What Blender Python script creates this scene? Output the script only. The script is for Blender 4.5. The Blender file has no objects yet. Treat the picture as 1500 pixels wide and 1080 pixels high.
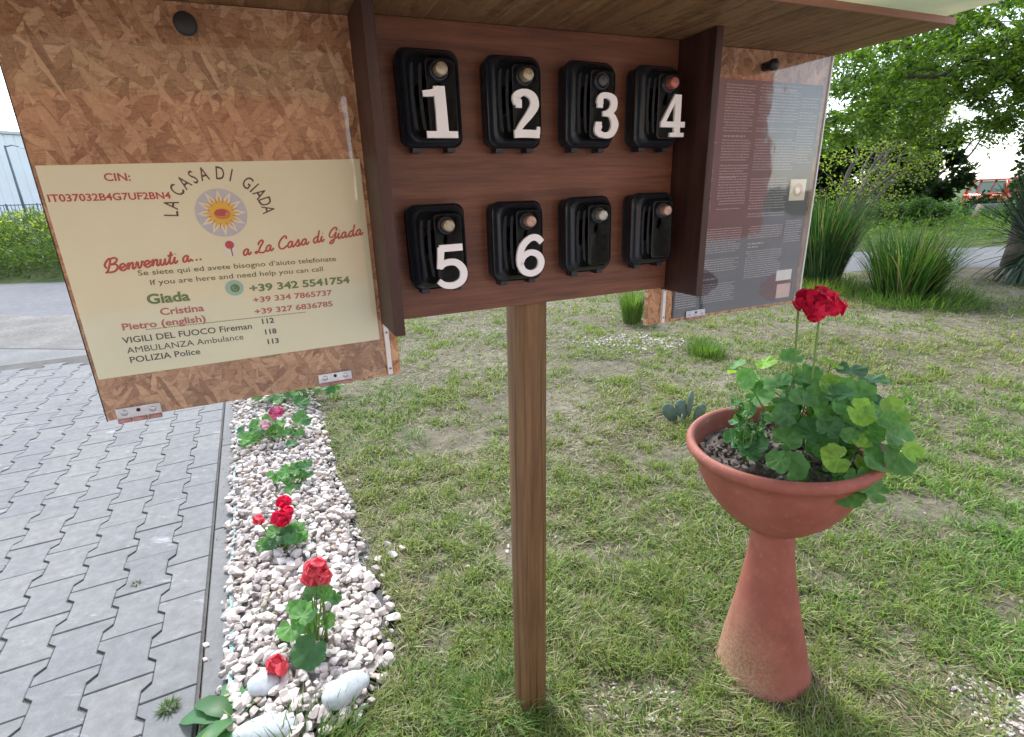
import bpy, bmesh, math, random
import numpy as np
from mathutils import Vector, Matrix, noise

# ------------------------------------------------------------------ camera, sky, sun, exposure
scene = bpy.context.scene
COL = scene.collection
random.seed(7)
RNG = np.random.default_rng(11)

CAM_H = 1.45
PITCH = math.radians(18.35)
ROLL = math.radians(1.868)
cam_d = bpy.data.cameras.new('camera')
cam_d.sensor_width = 36.0
cam_d.lens = 18.31
cam_d.clip_start = 0.02
cam_d.clip_end = 3000
cam = bpy.data.objects.new('camera', cam_d)
COL.objects.link(cam)
F = Vector((0, math.cos(PITCH), -math.sin(PITCH)))
R0 = Vector((1, 0, 0)); U0 = Vector((0, math.sin(PITCH), math.cos(PITCH)))
CR = R0 * math.cos(ROLL) - U0 * math.sin(ROLL)
CU = U0 * math.cos(ROLL) + R0 * math.sin(ROLL)
cam.matrix_world = Matrix(((CR.x, CU.x, -F.x, 0), (CR.y, CU.y, -F.y, 0), (CR.z, CU.z, -F.z, CAM_H), (0, 0, 0, 1)))
scene.camera = cam

SUN_EL = math.radians(52)
SUN_AZ = math.radians(-24)          # from +Y towards +X
world = bpy.data.worlds.new('World')
scene.world = world
world.use_nodes = True
wn = world.node_tree.nodes; wl = world.node_tree.links
wn.clear()
wo = wn.new('ShaderNodeOutputWorld'); wb = wn.new('ShaderNodeBackground'); ws = wn.new('ShaderNodeTexSky')
ws.sky_type = 'NISHITA'; ws.sun_disc = False
ws.sun_elevation = SUN_EL; ws.sun_rotation = SUN_AZ
ws.air_density = 1.0; ws.dust_density = 0.4; ws.ozone_density = 1.0
wb.inputs['Strength'].default_value = 0.15
wh = wn.new('ShaderNodeHueSaturation'); wh.inputs['Saturation'].default_value = 0.5      # milky, hazy sky
wl.new(ws.outputs[0], wh.inputs['Color']); wl.new(wh.outputs[0], wb.inputs[0]); wl.new(wb.outputs[0], wo.inputs[0])
sun_d = bpy.data.lights.new('sun', 'SUN')
sun_d.energy = 1.5; sun_d.angle = math.radians(11); sun_d.color = (1.0, 0.98, 0.94)
sun = bpy.data.objects.new('sun', sun_d); COL.objects.link(sun)
sdir = Vector((math.sin(SUN_AZ) * math.cos(SUN_EL), math.cos(SUN_AZ) * math.cos(SUN_EL), math.sin(SUN_EL)))
sun.rotation_euler = sdir.to_track_quat('Z', 'Y').to_euler()
sun.location = (0, 0, 20)
scene.view_settings.view_transform = 'Standard'
scene.view_settings.look = 'None'
scene.view_settings.exposure = 1.62
scene.view_settings.gamma = 1.0
scene.view_settings.use_curve_mapping = False
scene.cycles.max_bounces = 8
scene.cycles.transparent_max_bounces = 12

# ------------------------------------------------------------------ helpers: tagging
def tag(o, label=None, cat=None, group=None, kind=None):
    if label: o['label'] = label
    if cat: o['category'] = cat
    if group: o['group'] = group
    if kind: o['kind'] = kind
    return o

def empty(name, loc=(0, 0, 0), rz=0.0, label=None, cat=None, group=None):
    o = bpy.data.objects.new(name, None)
    o.empty_display_size = 0.1
    COL.objects.link(o)
    o.location = loc; o.rotation_euler = (0, 0, rz)
    return tag(o, label, cat, group)

class MB:
    """collects vertices and faces, then links them as ONE object"""
    def __init__(s):
        s.v = []; s.f = []; s.sm = []; s.mi = []; s.m = 0
    def add(s, vs, fs, smooth=False):
        b = len(s.v)
        s.v.extend([tuple(p) for p in vs])
        for f in fs:
            s.f.append(tuple(b + i for i in f)); s.sm.append(smooth); s.mi.append(s.m)
        return s
    def box(s, c, d, rz=0.0, M=None):
        x, y, z = d[0] / 2, d[1] / 2, d[2] / 2
        vs = [Vector((sx * x, sy * y, sz * z)) for sz in (-1, 1) for sy in (-1, 1) for sx in (-1, 1)]
        R = M if M else Matrix.Rotation(rz, 3, 'Z')
        vs = [R @ v + Vector(c) for v in vs]
        return s.add(vs, [(0, 2, 3, 1), (4, 5, 7, 6), (0, 1, 5, 4), (2, 6, 7, 3), (0, 4, 6, 2), (1, 3, 7, 5)])
    def b2(s, x0, x1, y0, y1, z0, z1):
        return s.box(((x0 + x1) / 2, (y0 + y1) / 2, (z0 + z1) / 2), (x1 - x0, y1 - y0, z1 - z0))
    def tube(s, pts, r, n=8, cap=True, smooth=True):
        pts = [Vector(p) for p in pts]
        rs = r if isinstance(r, (list, tuple)) else [r] * len(pts)
        rings = []
        up = None
        for i, p in enumerate(pts):
            t = (pts[min(i + 1, len(pts) - 1)] - pts[max(i - 1, 0)])
            if t.length < 1e-9: t = Vector((0, 0, 1))
            t.normalize()
            if up is None:
                up = t.orthogonal().normalized()
            else:
                up = (up - t * up.dot(t))
                up = up.normalized() if up.length > 1e-6 else t.orthogonal().normalized()
            w = t.cross(up)
            rings.append([p + (up * math.cos(2 * math.pi * k / n) + w * math.sin(2 * math.pi * k / n)) * rs[i] for k in range(n)])
        vs = [v for ring in rings for v in ring]
        fs = []
        for i in range(len(pts) - 1):
            for k in range(n):
                a = i * n + k; b = i * n + (k + 1) % n
                fs.append((a, b, b + n, a + n))
        if cap:
            fs.append(tuple(range(n))[::-1]); fs.append(tuple((len(pts) - 1) * n + k for k in range(n)))
        return s.add(vs, fs, smooth)
    def lathe(s, prof, n=48, c=(0, 0, 0), smooth=True, closed=False):
        vs = []; fs = []
        for r, z in prof:
            for k in range(n):
                a = 2 * math.pi * k / n
                vs.append((c[0] + r * math.cos(a), c[1] + r * math.sin(a), c[2] + z))
        m = len(prof)
        for i in range(m - 1 + (1 if closed else 0)):
            for k in range(n):
                a = i * n + k; b = i * n + (k + 1) % n; j = ((i + 1) % m) * n
                fs.append((a, b, j + (k + 1) % n, j + k))
        return s.add(vs, fs, smooth)
    def mesh(s, name, mats):
        me = bpy.data.meshes.new(name)
        me.from_pydata(s.v, [], s.f)
        me.polygons.foreach_set('use_smooth', s.sm)
        if not isinstance(mats, (list, tuple)): mats = [mats]
        for m in mats: me.materials.append(m)
        if len(mats) > 1: me.polygons.foreach_set('material_index', s.mi)
        me.update()
        return me
    def build(s, name, mats, parent=None, bevel=0, seg=2, loc=None, rot=None):
        o = bpy.data.objects.new(name, s.mesh(name, mats))
        COL.objects.link(o)
        if parent: o.parent = parent
        if loc: o.location = loc
        if rot: o.rotation_euler = rot
        if bevel:
            b = o.modifiers.new('bevel', 'BEVEL'); b.width = bevel; b.segments = seg; b.limit_method = 'ANGLE'
            b.angle_limit = math.radians(35)
        return o

def link_mesh(name, me, parent=None, loc=(0, 0, 0), rot=(0, 0, 0), sc=(1, 1, 1)):
    o = bpy.data.objects.new(name, me); COL.objects.link(o)
    o.parent = parent; o.location = loc; o.rotation_euler = rot; o.scale = sc
    return o

def np_mesh(name, V, Fc, mat, col=None, smooth=False):
    """fast mesh from arrays; Fc is (n,3) or (n,4); col per vertex rgb"""
    me = bpy.data.meshes.new(name)
    k = Fc.shape[1]
    me.vertices.add(len(V)); me.vertices.foreach_set('co', V.astype(np.float32).ravel())
    me.loops.add(Fc.size); me.loops.foreach_set('vertex_index', Fc.astype(np.int32).ravel())
    me.polygons.add(len(Fc)); me.polygons.foreach_set('loop_start', np.arange(0, Fc.size, k, dtype=np.int32))
    me.polygons.foreach_set('loop_total', np.full(len(Fc), k, dtype=np.int32))
    me.polygons.foreach_set('use_smooth', np.full(len(Fc), bool(smooth)))
    me.update(calc_edges=True)
    if col is not None:
        a = me.color_attributes.new('Col', 'FLOAT_COLOR', 'POINT')
        c4 = np.ones((len(V), 4), dtype=np.float32); c4[:, :3] = col
        a.data.foreach_set('color', c4.ravel())
    me.materials.append(mat)
    me.validate()
    return me

def np_obj(name, V, Fc, mat, parent=None, col=None, smooth=False):
    o = bpy.data.objects.new(name, np_mesh(name, V, Fc, mat, col, smooth)); COL.objects.link(o)
    o.parent = parent
    return o

# ------------------------------------------------------------------ helpers: materials
class NT:
    def __init__(s, name):
        s.m = bpy.data.materials.new(name); s.m.use_nodes = True
        s.t = s.m.node_tree; s.n = s.t.nodes; s.l = s.t.links
        s.n.clear()
        s.out = s.n.new('ShaderNodeOutputMaterial')
        s._co = None
    def node(s, typ, **kw):
        nd = s.n.new(typ)
        for k, v in kw.items():
            if k[0] == '_': setattr(nd, k[1:], v)
            else: s.set(nd, k, v)
        return nd
    def set(s, nd, k, v):
        if isinstance(k, str) and k.startswith('i') and k[1:].isdigit(): k = int(k[1:])
        elif isinstance(k, str): k = k.replace('__', ' ')
        if isinstance(v, bpy.types.NodeSocket): s.l.new(v, nd.inputs[k])
        else:
            if isinstance(v, tuple) and len(v) == 3 and nd.inputs[k].type == 'RGBA': v = (*v, 1)
            nd.inputs[k].default_value = v
    def co(s):
        if s._co is None: s._co = s.node('ShaderNodeTexCoord').outputs['Object']
        return s._co
    def mapping(s, scale=(1, 1, 1), rot=(0, 0, 0), loc=(0, 0, 0), v=None):
        m = s.node('ShaderNodeMapping'); s.l.new(v or s.co(), m.inputs['Vector'])
        m.inputs['Scale'].default_value = scale; m.inputs['Rotation'].default_value = rot; m.inputs['Location'].default_value = loc
        return m.outputs[0]
    def noise(s, scale, detail=4, rough=0.55, v=None, dist=0.0):
        nd = s.node('ShaderNodeTexNoise', Scale=scale, Detail=detail, Roughness=rough, Distortion=dist)
        s.l.new(v or s.co(), nd.inputs['Vector'])
        return nd.outputs['Fac']
    def ramp(s, fac, stops, interp='LINEAR'):
        nd = s.node('ShaderNodeValToRGB'); nd.color_ramp.interpolation = interp
        el = nd.color_ramp.elements
        while len(el) < len(stops): el.new(0.5)
        for e, (p, c) in zip(el, stops):
            e.position = p
            e.color = (*c, 1) if isinstance(c, tuple) else (c, c, c, 1)
        s.l.new(fac, nd.inputs[0])
        return nd.outputs['Color']
    def mix(s, fac, a, b, mode='MIX'):
        nd = s.n.new('ShaderNodeMix'); nd.data_type = 'RGBA'; nd.blend_type = mode
        for k, v in ((0, fac), (6, a), (7, b)):
            if isinstance(v, bpy.types.NodeSocket): s.l.new(v, nd.inputs[k])
            elif k == 0: nd.inputs[k].default_value = v
            else: nd.inputs[k].default_value = (*v, 1) if isinstance(v, tuple) else (v, v, v, 1)
        return nd.outputs[2]
    def math(s, op, a, b=None, c=None):
        nd = s.n.new('ShaderNodeMath'); nd.operation = op
        for i, v in enumerate((a, b, c)):
            if v is None: continue
            if isinstance(v, bpy.types.NodeSocket): s.l.new(v, nd.inputs[i])
            else: nd.inputs[i].default_value = v
        return nd.outputs[0]
    def bump(s, h, strength=0.3, dist=0.01):
        nd = s.node('ShaderNodeBump'); nd.inputs['Strength'].default_value = strength; nd.inputs['Distance'].default_value = dist
        s.l.new(h, nd.inputs['Height'])
        return nd.outputs[0]
    def bsdf(s, color, rough=0.6, normal=None, spec=0.5, metallic=0.0, coat=0.0, sheen=0.0, trans=0.0, ior=1.5, alpha=1.0):
        p = s.n.new('ShaderNodeBsdfPrincipled')
        for k, v in (('Base Color', color), ('Roughness', rough), ('Specular IOR Level', spec), ('Metallic', metallic), ('Coat Weight', coat),
                     ('Transmission Weight', trans), ('IOR', ior), ('Alpha', alpha)):
            if isinstance(v, bpy.types.NodeSocket): s.l.new(v, p.inputs[k])
            elif isinstance(v, tuple): p.inputs[k].default_value = (*v, 1)
            else: p.inputs[k].default_value = v
        if normal: s.l.new(normal, p.inputs['Normal'])
        return p.outputs[0]
    def end(s, sh):
        s.l.new(sh, s.out.inputs['Surface'])
        return s.m

def m_plain(name, col, rough=0.5, var=0.12, scale=30.0, spec=0.5, metallic=0.0, bump=0.0, coat=0.0):
    t = NT(name)
    n = t.noise(scale, 5, 0.6)
    lo = tuple(c * (1 - var) for c in col); hi = tuple(min(1, c * (1 + var)) for c in col)
    c = t.ramp(n, [(0.3, lo), (0.7, hi)])
    nb = t.bump(n, bump, 0.003) if bump else None
    return t.end(t.bsdf(c, rough, nb, spec, metallic, coat))

def m_leaf(name, base=(0.06, 0.14, 0.03), trans=0.35, rough=0.5, attr=True, veins=False, var=0.35):
    """leaf: diffuse with light coming through it; colour from the Col attribute where there is one"""
    t = NT(name)
    if veins:
        sx = t.node('ShaderNodeSeparateXYZ'); t.l.new(t.co(), sx.inputs[0])
        xx = t.math('ADD', sx.outputs['X'], 0.28)
        an = t.math('ARCTAN2', sx.outputs['Y'], xx)
        rad_ = t.math('SQRT', t.math('ADD', t.math('MULTIPLY', xx, xx), t.math('MULTIPLY', sx.outputs['Y'], sx.outputs['Y'])))
        sn = t.math('ABSOLUTE', t.math('SINE', t.math('MULTIPLY', an, 3.5)))
        vein = t.ramp(t.math('MULTIPLY', sn, rad_), [(0.02, 1.0), (0.09, 0.0)])
    if attr:
        a = t.node('ShaderNodeVertexColor'); a.layer_name = 'Col'; c = a.outputs[0]
    else:
        oi = t.node('ShaderNodeObjectInfo')
        r = t.ramp(oi.outputs['Random'], [(0, tuple(x * (1 - var) for x in base)), (1, tuple(x * (1 + var) for x in base))])
        n = t.noise(40, 4)
        c = t.mix(t.math('MULTIPLY', n, 0.5), r, tuple(min(1, x * 1.5) for x in base))
        if veins: c = t.mix(t.ramp(rad_, [(.42, 0.0), (.55, .28), (.70, .28), (.82, 0.0)]), c, tuple(x * .5 for x in base))
        if veins: c = t.mix(t.math('MULTIPLY', vein, 0.22), c, tuple(min(1, x * 1.7 + .04) for x in base))
        if veins: c = t.mix(t.ramp(t.noise(3.0, 3), [(.5, 0.0), (.75, .45)]), c, tuple(min(1, x * 1.5 + .02) for x in base))
    p = t.bsdf(c, rough, None, 0.35)
    tr = t.node('ShaderNodeBsdfTranslucent')
    tc = t.mix(1.0, c, (1.35, 1.5, 0.6), 'MULTIPLY')
    t.l.new(tc, tr.inputs[0])
    mx = t.node('ShaderNodeMixShader'); mx.inputs[0].default_value = trans
    t.l.new(p, mx.inputs[1]); t.l.new(tr.outputs[0], mx.inputs[2])
    return t.end(mx.outputs[0])

def m_osb(name, stain=(1, 1, 1), scale=1.0, lo=(0.25, 0.13, 0.055), mid=(0.45, 0.27, 0.13), hi=(0.62, 0.42, 0.23), amount=1.0):
    """oriented strand board: overlapping flakes, each with its own grain direction and tone"""
    t = NT(name)
    flat = t.mapping(scale=(1, 1, 1))
    nd = t.node('ShaderNodeTexNoise', Scale=14.0 * scale, Detail=5.0, Roughness=0.6); t.l.new(flat, nd.inputs['Vector'])
    sub = t.node('ShaderNodeVectorMath', _operation='SUBTRACT'); t.l.new(nd.outputs['Color'], sub.inputs[0]); sub.inputs[1].default_value = (.5, .5, .5)
    scl = t.node('ShaderNodeVectorMath', _operation='SCALE'); t.l.new(sub.outputs[0], scl.inputs[0]); scl.inputs['Scale'].default_value = 0.013 / scale
    add = t.node('ShaderNodeVectorMath', _operation='ADD'); t.l.new(flat, add.inputs[0]); t.l.new(scl.outputs[0], add.inputs[1])
    layers = []
    for i, (ang, sx, sz, off) in enumerate(((0.15, 12, 50, 0), (1.25, 13, 62, 3.1), (-0.55, 11, 54, 7.7), (0.75, 14, 66, 2.2), (1.95, 15, 72, 5.3))):
        rt = t.node('ShaderNodeVectorRotate', _rotation_type='Y_AXIS'); t.l.new(add.outputs[0], rt.inputs['Vector']); rt.inputs['Angle'].default_value = ang
        mp = t.mapping((sx * scale, sx * scale * 0.2, sz * scale), loc=(off, 0, off * 2), v=rt.outputs[0])
        vo = t.node('ShaderNodeTexVoronoi', Scale=1.0, Randomness=1.0); t.l.new(mp, vo.inputs['Vector'])
        sep = t.node('ShaderNodeSeparateColor'); t.l.new(vo.outputs['Color'], sep.inputs[0])
        gr = t.noise(1.0, 4, 0.7, v=t.mapping((3, 3, 30), v=mp, loc=(0, 0, 0)))
        ed = t.node('ShaderNodeTexVoronoi', Scale=1.0, _feature='DISTANCE_TO_EDGE'); t.l.new(mp, ed.inputs['Vector'])
        tone = t.math('ADD', t.math('MULTIPLY', sep.outputs[0], 0.65), t.math('MULTIPLY', gr, 0.45))
        layers.append((tone, sep.outputs[1], ed.outputs['Distance']))
    tone, pick, edge = layers[0]
    for (t2, p2, e2), th_ in zip(layers[1:], (0.5, 0.60, 0.66, 0.72)):
        sel = t.math('GREATER_THAN', p2, th_)
        tone = t.mix(sel, tone, t2); edge = t.mix(sel, edge, e2)
    c = t.ramp(tone, [(0.18, lo), (0.5, mid), (0.85, hi)])
    e = t.ramp(edge, [(0.0, 0.60), (0.05, 1.0)])  # flake edges darkened in the colour, standing in for their small shadows
    chip = t.node('ShaderNodeTexVoronoi', Scale=1.0); t.l.new(t.mapping((70 * scale, 40, 190 * scale), (0, 0.9, 0), v=add.outputs[0]), chip.inputs['Vector'])
    csep = t.node('ShaderNodeSeparateColor'); t.l.new(chip.outputs['Color'], csep.inputs[0])
    e = t.mix(t.math('MULTIPLY', t.math('GREATER_THAN', csep.outputs[0], 0.86), 0.5), e, (0.45, 0.40, 0.38))
    fb = t.noise(1.0, 6, 0.75, v=t.mapping((60 * scale, 60, 240 * scale), (0, 0.4, 0), v=add.outputs[0]))
    fb2 = t.noise(1.0, 6, 0.75, v=t.mapping((220 * scale, 60, 60 * scale), (0, 0.3, 0), v=add.outputs[0]))
    tone = t.math('ADD', t.math('MULTIPLY', tone, 0.62), t.math('MULTIPLY', t.math('ADD', fb, t.math('SUBTRACT', fb2, 0.5)), 0.42))
    c = t.ramp(tone, [(0.22, lo), (0.5, mid), (0.80, hi)])
    c = t.mix(0.75 * amount, c, e, 'MULTIPLY')
    blot = t.ramp(t.noise(3.0 * scale, 5, 0.6), [(0.35, 0.78), (0.7, 1.1)])
    c = t.mix(1.0, c, blot, 'MULTIPLY')
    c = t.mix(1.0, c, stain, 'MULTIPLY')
    h = t.mix(0.5, tone, edge)
    return t.end(t.bsdf(c, 0.62, t.bump(h, 0.35, 0.004), 0.35))

def m_wood(name, lo, hi, axis='z', rough=0.5, fine=1.0, streak=None, coat=0.0):
    t = NT(name)
    s = {'x': (2.2, 40, 40), 'z': (45, 45, 1.6), 'y': (40, 2.2, 40)}[axis]
    wv = t.noise(1.0 * fine, 6, 0.65, v=t.mapping(s), dist=0.6)
    s2 = {'x': (9, 160, 160), 'z': (170, 170, 7), 'y': (160, 9, 160)}[axis]
    fi = t.noise(1.0 * fine, 5, 0.7, v=t.mapping(s2, loc=(3, 1, 2)))
    big = t.noise(4.0, 4, 0.5)
    f = t.math('ADD', t.math('MULTIPLY', wv, 0.6), t.math('MULTIPLY', fi, 0.4))
    c = t.ramp(f, [(0.3, lo), (0.52, tuple((a + b) / 2 for a, b in zip(lo, hi))), (0.72, hi)])
    c = t.mix(0.6, c, t.ramp(big, [(0.3, 0.7), (0.7, 1.15)]), 'MULTIPLY')
    if axis == 'z':
        kv = t.node('ShaderNodeTexVoronoi', Scale=1.0); t.l.new(t.mapping((7, 7, 3.4), loc=(.3, .2, .55)), kv.inputs['Vector'])
        c = t.mix(t.ramp(kv.outputs['Distance'], [(0.05, .8), (0.13, .35), (0.2, 0.0)]), c, tuple(x * .45 for x in lo))
    if streak:
        k = t.noise(1.0, 3, 0.5, v=t.mapping((60, 60, .8), loc=(9, 4, 2)))
        c = t.mix(t.math('MULTIPLY', t.ramp(k, [(0.58, 0.0), (0.68, 1.0)]), 0.75), c, streak)
    return t.end(t.bsdf(c, rough, t.bump(f, 0.35, 0.002), 0.4, coat=coat))

M = {}
M['osb'] = m_osb('osb_board', (1.0, 0.93, 0.86), 1.45, (0.20, 0.09, 0.045), (0.47, 0.27, 0.15), (0.72, 0.50, 0.32))
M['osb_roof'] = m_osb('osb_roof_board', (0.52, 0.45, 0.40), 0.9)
M['osb_edge'] = m_wood('osb_cut_edge', (0.16, 0.06, 0.04), (0.36, 0.17, 0.11), 'x')
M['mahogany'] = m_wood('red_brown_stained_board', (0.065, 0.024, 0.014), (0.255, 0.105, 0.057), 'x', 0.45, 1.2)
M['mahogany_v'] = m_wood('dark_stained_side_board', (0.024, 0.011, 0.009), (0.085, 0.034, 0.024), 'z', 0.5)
M['post'] = m_wood('stained_pine_post', (0.085, 0.045, 0.018), (0.29, 0.165, 0.075), 'z', 0.6, 1.0, (0.045, 0.024, 0.013))
M['raw'] = m_wood('raw_wood_post', (0.25, 0.2, 0.14), (0.5, 0.42, 0.3), 'z', 0.8)
M['plastic'] = m_plain('black_key_safe_plastic', (0.014, 0.018, 0.026), 0.45, 0.25, 60, 0.45, bump=0.08)
M['groove'] = m_plain('dull_black_groove_plastic', (0.007, 0.009, 0.013), 0.6, 0.3, 60, 0.3)
M['plastic_g'] = m_plain('black_gloss_rim', (0.014, 0.018, 0.026), 0.28, 0.2, 60, 0.5)
M['plate'] = m_plain('dusty_black_face_plate', (0.036, 0.035, 0.037), 0.55, 0.45, 90, 0.4, bump=0.2)
M['num'] = m_plain('white_number_plastic', (0.84, 0.83, 0.85), 0.45, 0.04, 25)
M['dialA'] = m_plain('tarnished_brass_dial', (0.38, 0.33, 0.24), 0.45, 0.4, 160, 0.5, 0.55)
M['dialB'] = m_plain('copper_dial', (0.46, 0.30, 0.25), 0.45, 0.35, 160, 0.5, 0.5)
M['dialC'] = m_plain('red_copper_dial', (0.42, 0.14, 0.11), 0.5, 0.3, 160, 0.5, 0.4)
M['dialD'] = m_plain('dark_steel_dial', (0.07, 0.075, 0.08), 0.5, 0.2, 160, 0.5, 0.5)
M['dialE'] = m_plain('grey_nickel_dial', (0.40, 0.40, 0.36), 0.42, 0.3, 160, 0.5, 0.6)
M['steel'] = m_plain('zinc_plated_steel', (0.55, 0.58, 0.62), 0.38, 0.2, 60, 0.5, 0.75)
M['screw'] = m_plain('screw_steel', (0.3, 0.31, 0.33), 0.35, 0.2, 60, 0.5, 0.8)
M['rust'] = m_plain('hinge_barrel_pink_primer', (0.42, 0.22, 0.19), 0.6, 0.3, 60)
M['white_strip'] = m_plain('white_metal_strip', (0.72, 0.72, 0.72), 0.35, 0.06, 20)
M['rubber'] = m_plain('black_rubber', (0.012, 0.012, 0.013), 0.55, 0.2, 50)
M['paper'] = m_plain('cream_poster_paper', (0.80, 0.81, 0.60), 0.55, 0.03, 6)
M['ink_red'] = m_plain('red_ink', (0.46, 0.045, 0.05), 0.55, 0.08, 40)
M['ink_pink'] = m_plain('faded_red_ink', (0.47, 0.11, 0.10), 0.55, 0.08, 40)
M['ink_green'] = m_plain('green_ink', (0.05, 0.22, 0.085), 0.55, 0.08, 40)
M['ink_olive'] = m_plain('dark_green_ink', (0.06, 0.12, 0.045), 0.55, 0.08, 40)
M['ink_black'] = m_plain('black_ink', (0.03, 0.03, 0.035), 0.55, 0.1, 40)
M['sun_grey'] = m_plain('pale_grey_blue_print', (0.52, 0.56, 0.62), 0.55, 0.05, 40)
M['sun_white'] = m_plain('off_white_print', (0.80, 0.80, 0.74), 0.55, 0.04, 40)
M['sun_yellow'] = m_plain('yellow_print', (0.78, 0.50, 0.04), 0.55, 0.06, 40)
M['sun_orange'] = m_plain('orange_print', (0.60, 0.24, 0.05), 0.55, 0.06, 40)
M['teal'] = m_plain('teal_print', (0.27, 0.56, 0.48), 0.55, 0.05, 40)
M['slate'] = m_plain('slate_grey_poster', (0.085, 0.092, 0.105), 0.5, 0.15, 5)
M['ink_grey'] = m_plain('light_grey_ink', (0.36, 0.36, 0.37), 0.55, 0.1, 60)
M['wine'] = m_plain('wine_red_print', (0.11, 0.012, 0.02), 0.5, 0.25, 30)
M['pinkish'] = m_plain('pale_pink_label', (0.68, 0.50, 0.42), 0.5, 0.12, 30)

def m_glass(name, tint=(1, 1, 1), wav=0.0, refl=0.9, ior=1.55, scale=6.0, gloss=0.03):
    """thin clear sheet: see-through with a fresnel reflection, works from any side"""
    t = NT(name)
    tr = t.node('ShaderNodeBsdfTransparent'); tr.inputs[0].default_value = (*tint, 1)
    gl = t.node('ShaderNodeBsdfGlossy'); gl.inputs['Roughness'].default_value = gloss
    gl.inputs['Color'].default_value = (refl, refl, refl, 1)
    fr = t.node('ShaderNodeFresnel'); fr.inputs['IOR'].default_value = ior
    if wav:
        h = t.noise(scale, 3, 0.5)
        nb = t.bump(h, wav, 0.02)
        t.l.new(nb, gl.inputs['Normal']); t.l.new(nb, fr.inputs['Normal'])
    gm = t.node('ShaderNodeNewGeometry')
    fac = t.math('MULTIPLY', fr.outputs[0], t.math('SUBTRACT', 1.0, gm.outputs['Backfacing']))
    mx = t.node('ShaderNodeMixShader'); t.l.new(fac, mx.inputs[0])
    t.l.new(tr.outputs[0], mx.inputs[1]); t.l.new(gl.outputs[0], mx.inputs[2])
    return t.end(mx.outputs[0])
M['acrylic'] = m_glass('clear_acrylic_sheet', (0.95, 0.95, 0.94), 0.04, 0.9, 1.62)
M['film'] = m_glass('wrinkled_plastic_film', (0.93, 0.93, 0.94), 0.11, 0.9, 1.75, 5.0, 0.05)
M['terracotta'] = None

def m_pot():
    t = NT('terracotta_plastic')
    n = t.noise(12, 5, 0.6)
    c = t.ramp(n, [(0.3, (0.25, 0.075, 0.052)), (0.7, (0.345, 0.112, 0.078))])
    sx = t.node('ShaderNodeSeparateXYZ'); t.l.new(t.co(), sx.inputs[0])
    low = t.ramp(sx.outputs['Z'], [(0.03, 1.0), (0.30, 0.0)])
    left = t.ramp(t.math('ADD', t.math('MULTIPLY', sx.outputs['X'], -4.0), 0.35), [(0.25, 0.0), (0.75, 1.0)])
    sp = t.ramp(t.noise(130, 4, 0.8), [(0.42, 0.0), (0.56, 1.0)])
    d = t.math('MULTIPLY', t.math('MULTIPLY', low, left), t.math('ADD', t.math('MULTIPLY', sp, 0.8), 0.15))
    c = t.mix(d, c, (0.42, 0.33, 0.20))
    fade = t.ramp(t.noise(3.5, 3, 0.5), [(0.45, 0.0), (0.8, 0.35)])
    c = t.mix(fade, c, (0.52, 0.24, 0.19))
    sk = t.noise(1.0, 5, 0.7, v=t.mapping((26, 26, 3.2)))
    c = t.mix(t.ramp(sk, [(0.50, 0.0), (0.72, 0.38)]), c, (0.27, 0.085, 0.06))
    lime = t.ramp(t.noise(48, 6, 0.8), [(0.58, 0.0), (0.70, 0.35)])
    c = t.mix(lime, c, (0.58, 0.36, 0.29))
    return t.end(t.bsdf(c, 0.6, t.bump(t.noise(220, 3), 0.15, 0.001), 0.35))
M['pot'] = m_pot()

def m_ground(name, cols, scales=(0.8, 12, 90), rough=0.95, bump=0.5, bd=0.01):
    t = NT(name)
    a = t.noise(scales[0], 5, 0.6); b = t.noise(scales[1], 6, 0.65); c3 = t.noise(scales[2], 4, 0.7)
    f = t.math('ADD', t.math('ADD', t.math('MULTIPLY', a, 0.35), t.math('MULTIPLY', b, 0.35)), t.math('MULTIPLY', c3, 0.3))
    c = t.ramp(f, [(0.36 + 0.28 * i / (len(cols) - 1), k) for i, k in enumerate(cols)])
    return t.end(t.bsdf(c, rough, t.bump(f, bump, bd), 0.2))
M['soil'] = m_ground('dry_lawn_soil', [(0.065, 0.056, 0.038), (0.145, 0.128, 0.09), (0.27, 0.245, 0.19)])
M['turf'] = m_ground('far_turf', [(0.05, 0.075, 0.025), (0.085, 0.115, 0.04), (0.13, 0.14, 0.06)], (0.5, 5, 60))
M['asphalt'] = m_ground('worn_pale_asphalt', [(0.13, 0.13, 0.14), (0.18, 0.18, 0.19), (0.23, 0.23, 0.24)], (0.4, 9, 160), 0.9, 0.3, 0.004)
M['gravel_dirt'] = m_ground('gritty_road_shoulder', [(0.12, 0.115, 0.105), (0.20, 0.19, 0.175), (0.31, 0.30, 0.28)], (1.5, 20, 140), 0.95, 0.6, 0.01)
M['sand'] = m_ground('dark_joint_sand', [(0.08, 0.076, 0.07), (0.125, 0.12, 0.112), (0.18, 0.172, 0.16)], (3, 40, 200))
M['concrete'] = m_ground('concrete_kerb', [(0.15, 0.15, 0.148), (0.20, 0.20, 0.195), (0.27, 0.265, 0.255)], (2, 30, 220), 0.9, 0.2, 0.002)
M['potsoil'] = m_ground('grey_dry_potting_soil', [(0.06, 0.05, 0.045), (0.13, 0.11, 0.10), (0.24, 0.21, 0.19)], (8, 60, 200))
M['grit'] = m_ground('pale_stone_grit', [(0.22, 0.20, 0.185), (0.36, 0.33, 0.31), (0.50, 0.47, 0.44)], (5, 60, 200))
M['bounce_ground'] = m_ground('pale_bounce_ground', [(0.34, 0.33, 0.31), (0.44, 0.43, 0.41), (0.55, 0.54, 0.51)], (0.6, 12, 120))
M['debris'] = m_plain('dry_leaf_crumbs', (0.16, 0.11, 0.06), 0.9, 0.5, 30)
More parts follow.
